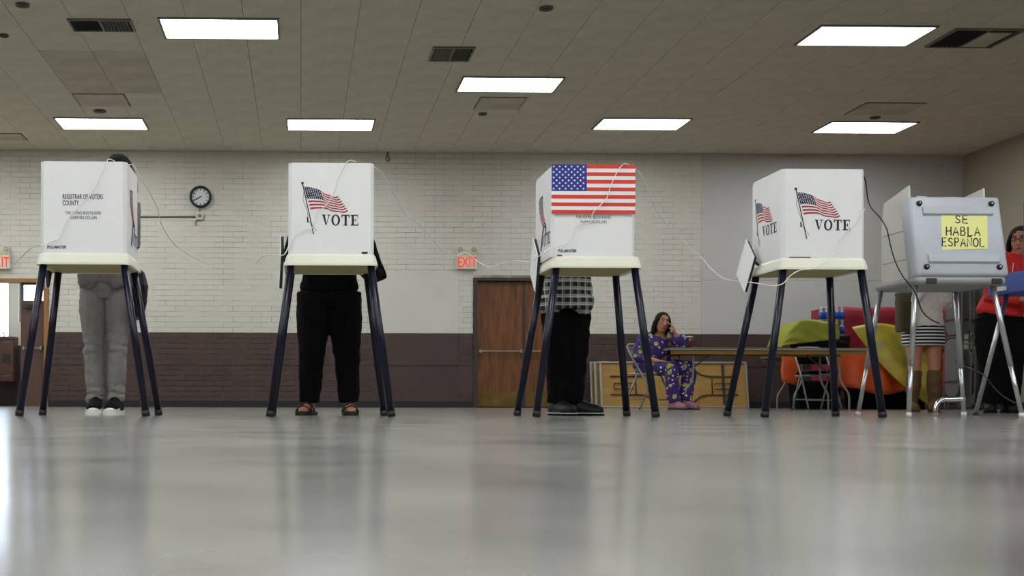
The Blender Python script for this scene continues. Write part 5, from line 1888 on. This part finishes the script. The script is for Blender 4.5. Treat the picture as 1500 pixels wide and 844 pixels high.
draped_block('covered_cart', 1214, 1322, 16.45, .6, 1.475, M_crimson, 'cart under a crimson vinyl cover behind the water bottles')
draped_block('covered_cart', 1331, 1391, 16.45, .6, 1.46, M_redorange, 'cart under a red-orange vinyl cover behind the striped skirt')

# lime cloth over a box
xb0, xb1 = ax(1139, 15.6), ax(1219, 15.6)
bx0 = thing('storage_box', 'dark box under the lime cloth on the orange table', 'box', ((xb0 + xb1) / 2 + .03, 15.72, .757))
bw = (xb1 - xb0) / 2
bm = B(); bx(bm, -bw + .30, bw - .06, -.14, .14, 0, .27, .01); obj('carton', bm, M_leather, bx0)
bm = B(); bx(bm, -bw + .29, bw - .05, -.15, .15, .272, .295, .006); obj('lid', bm, M_leather, bx0)


def lime_fn(u, v):
    x = -bw - .03 + (2 * bw + .03) * u
    prof = .22 + .34 * min(1, max(0, (u - .02) / .32)) ** .55
    f = v * 2
    if f < .9:
        return V3((x, .24 - .47 * f / .9, prof - .15 + .02 * math.sin(u * 8 + f * 5) + .04 * (1 - abs(f - .5))))
    w = (f - .9) / 1.1
    zlo = .135 + .05 * u * 1.2 - .03 * (1 - u)
    zt_ = prof - .15 + .02 * math.sin(u * 8 + 4.5) + .022
    return V3((x, -.235 - .05 * w + .022 * math.sin((u * 1.6 - w * .9) * 11) * w, zt_ + (zlo - zt_) * w))


tag(sheet('lime_cloth', lime_fn, 44, 28, M_lime, loc=((xb0 + xb1) / 2, 15.66, .757)), 'crumpled lime yellow cloth draped over a box on the orange table', 'cloth')
bg = thing('duffel_bag', 'black duffel bag on the orange table in front of the lime cloth', 'bag', (ax(1200, 15.45), 15.46, .764))
bm = B(); loft(bm, [(-.38, 0, .07), (-.34, 0, .08), (-.1, 0, .095), (.15, 0, .10), (.36, 0, .085), (.40, 0, .075)], [(.04, .05), (.09, .08), (.10, .095), (.10, .10), (.09, .085), (.04, .05)], side=(0, 1, 0), n=16); remesh(obj('shell', bm, M_blackcloth, bg, True), .012, 2, .02, .08)
for s in (-1, 1):
    bm = B(); tube(bm, [(-.12, s * .05, .17), (-.06, s * .06, .235), (.06, s * .06, .235), (.12, s * .05, .17)], .009, 6, sub=4); obj('handle', bm, M_leather, bg, True)
# water bottle pack behind the bag, two layers
lab = ['upper', 'lower']
k = 0
for lay in range(2):
    for col in range(5):
        xx = ax(1203 + col * 7.6, 15.95)
        water_bottle((xx, 15.95 + .004 * lay, .757 + .265 + lay * .2065), '%s-row blue labelled water bottle, %s in the pack by the crimson cover' % (lab[lay - 1] if False else ('lower', 'upper')[lay], ('leftmost', 'second from left', 'middle', 'second from right', 'rightmost')[col]), 'water bottles stacked by the crimson cover', 1.02, lab=(.03, .135))
cr = thing('crate', 'dark crate under the water bottles on the orange table', 'crate', (ax(1219, 15.95), 15.95, .757))
w_ = (ax(1240, 15.95) - ax(1198, 15.95)) / 2
bm = B(); bx(bm, -w_, w_, -.09, .09, 0, .012)
for q in ((-w_, w_, -.09, -.08), (-w_, w_, .08, .09), (-w_, -w_ + .01, -.08, .08), (w_ - .01, w_, -.08, .08)): bx(bm, *q, .012, .262)
bx(bm, -w_ + .01, w_ - .01, -.08, .08, .245, .262)
obj('tub', bm, M_leather, cr)
bm = B(); bx(bm, -w_ - .008, w_ + .008, -.098, -.0905, .225, .26); obj('rim', bm, M_black, cr)

# black bins stored under the covered table
for pxa, pxb, lb in ((1168, 1232, 'black storage bin under the left half of the orange covered table'), (1250, 1380, 'long black storage bin under the right half of the orange covered table')):
    xa_, xb_ = ax(pxa, 15.6), ax(pxb, 15.6)
    t = thing('storage_bin', lb, 'bin', ((xa_ + xb_) / 2, 15.74, 0)); w_ = (xb_ - xa_) / 2
    bm = B(); prism(bm, [(-w_ + .03, .001), (w_ - .03, .001), (w_, .36), (-w_, .36)], 'y', -.15, .15); obj('tub', bm, M_blackcloth, t)
    bm = B(); bx(bm, -w_ - .012, w_ + .012, -.165, .165, .3605, .39, .008); obj('lid', bm, M_leather, t)

# yellow sheet sliding off the table
P0, P1, P2, P3 = at(1246, 480, 15.5), at(1326, 481, 15.5), at(1388, 597.5, 15.15), at(1362, 597.5, 15.15)


def yel_fn(u, v):
    a = P0.lerp(P1, u); b = P3.lerp(P2, u)
    w = v
    p = a.lerp(b, w)
    p = p + V3((.10 * math.sin(w * PI) * (u - .6), -.14 * math.sin(w * PI) - .03 + .03 * math.sin(u * 11 + w * 4), .06 * math.sin(u * PI) * (1 - w) - .10 * math.sin(w * PI)))
    p.z = max(p.z, .012)
    return p - P0


tag(sheet('yellow_cover', yel_fn, 26, 30, M_yellowcloth, loc=P0), 'yellow vinyl sheet sliding diagonally off the orange table to the floor', 'cloth')

# ---- folded chairs on a rack
YR = 14.2
rk = thing('chair_rack', 'dark steel rack holding two tiers of folded grey chairs', 'chair rack', (ax(1418, YR), YR, 0))
bm = B()
for zz in (.055, .735, 1.60):
    bx(bm, -.30, .42, .12, .16, zz, zz + .035)
bx(bm, -.30, -.26, -.75, .45, .03, .06); bx(bm, .38, .42, -.75, .45, .03, .06)
for xx in (-.30, .38): bx(bm, xx, xx + .04, .115, .165, .06, 1.60)
obj('rack_frame', bm, M_doorframe, rk)
for xx in (-.28, .40):
    for yy in (-.71, .41):
        bm = B(); disc(bm, (xx - .012, yy, .0155), .015, 'x', .024, 12); obj('caster', bm, M_black, rk)
fold_me = {}


def folded_chair(px, Y, z, rz, label, flip=False, tilt=0.0):
    t = thing('folded_chair', label, 'chair', (ax(px, Y), Y, z), group='folded grey chairs on the rack')
    t.rotation_euler = (0, tilt, rz)
    if not fold_me:
        b1 = B(); tube(b1, [(-.21, 0, .0), (-.21, 0, .70), (-.20, 0, .82), (-.15, 0, .87), (0, 0, .885), (.15, 0, .87), (.20, 0, .82), (.21, 0, .70), (.21, 0, .0)], .011, 8)
        b2 = B(); tube(b2, [(-.185, .026, .03), (-.185, .026, .62)], .010, 8); tube(b2, [(.185, .026, .03), (.185, .026, .62)], .010, 8); tube(b2, [(-.185, .026, .10), (.185, .026, .10)], .008, 8)
        # seat pan, a rounded plate with a rolled lip
        b3 = B()
        poly = [(-.16, .70), (.16, .70), (.16, .30), (.14, .22), (.08, .165), (-.08, .165), (-.14, .22), (-.16, .30)]
        prism(b3, poly, 'y', -.028, -.012)
        b4 = B()
        prism(b4, [(-.19, .69), (.19, .69), (.19, .80), (.14, .85), (0, .865), (-.14, .85), (-.19, .80)], 'y', -.008, .006)
        b5 = B(); bx(b5, -.162, .162, -.046, -.0285, .345, .362)
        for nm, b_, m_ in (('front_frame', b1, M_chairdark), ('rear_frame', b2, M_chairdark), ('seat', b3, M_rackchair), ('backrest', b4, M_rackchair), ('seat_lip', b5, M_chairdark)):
            me = bpy.data.meshes.new(nm); bmesh.ops.recalc_face_normals(b_, faces=b_.faces); b_.to_mesh(me); b_.free(); me.materials.append(m_); fold_me[nm] = me
    for nm, me in fold_me.items():
        o = link(nm, me, t)
        if flip:
            o.rotation_euler = (0, PI, 0); o.location = (0, 0, .90)


names = ['first', 'second', 'third', 'fourth', 'fifth']
for i in range(5):
    folded_chair(1397 + i * 17.5, YR - .10 - .012 * i, .775, math.radians(-95), 'folded grey chair hanging in the upper tier of the rack, %s from the left' % names[i])
for i in range(4):
    folded_chair(1397 + i * 16, YR - .52, .0, math.radians(-93), 'folded grey chair standing in the lower tier of the rack, %s from the left' % names[i], flip=(i > 0), tilt=(0, .06, .10, .10)[i])
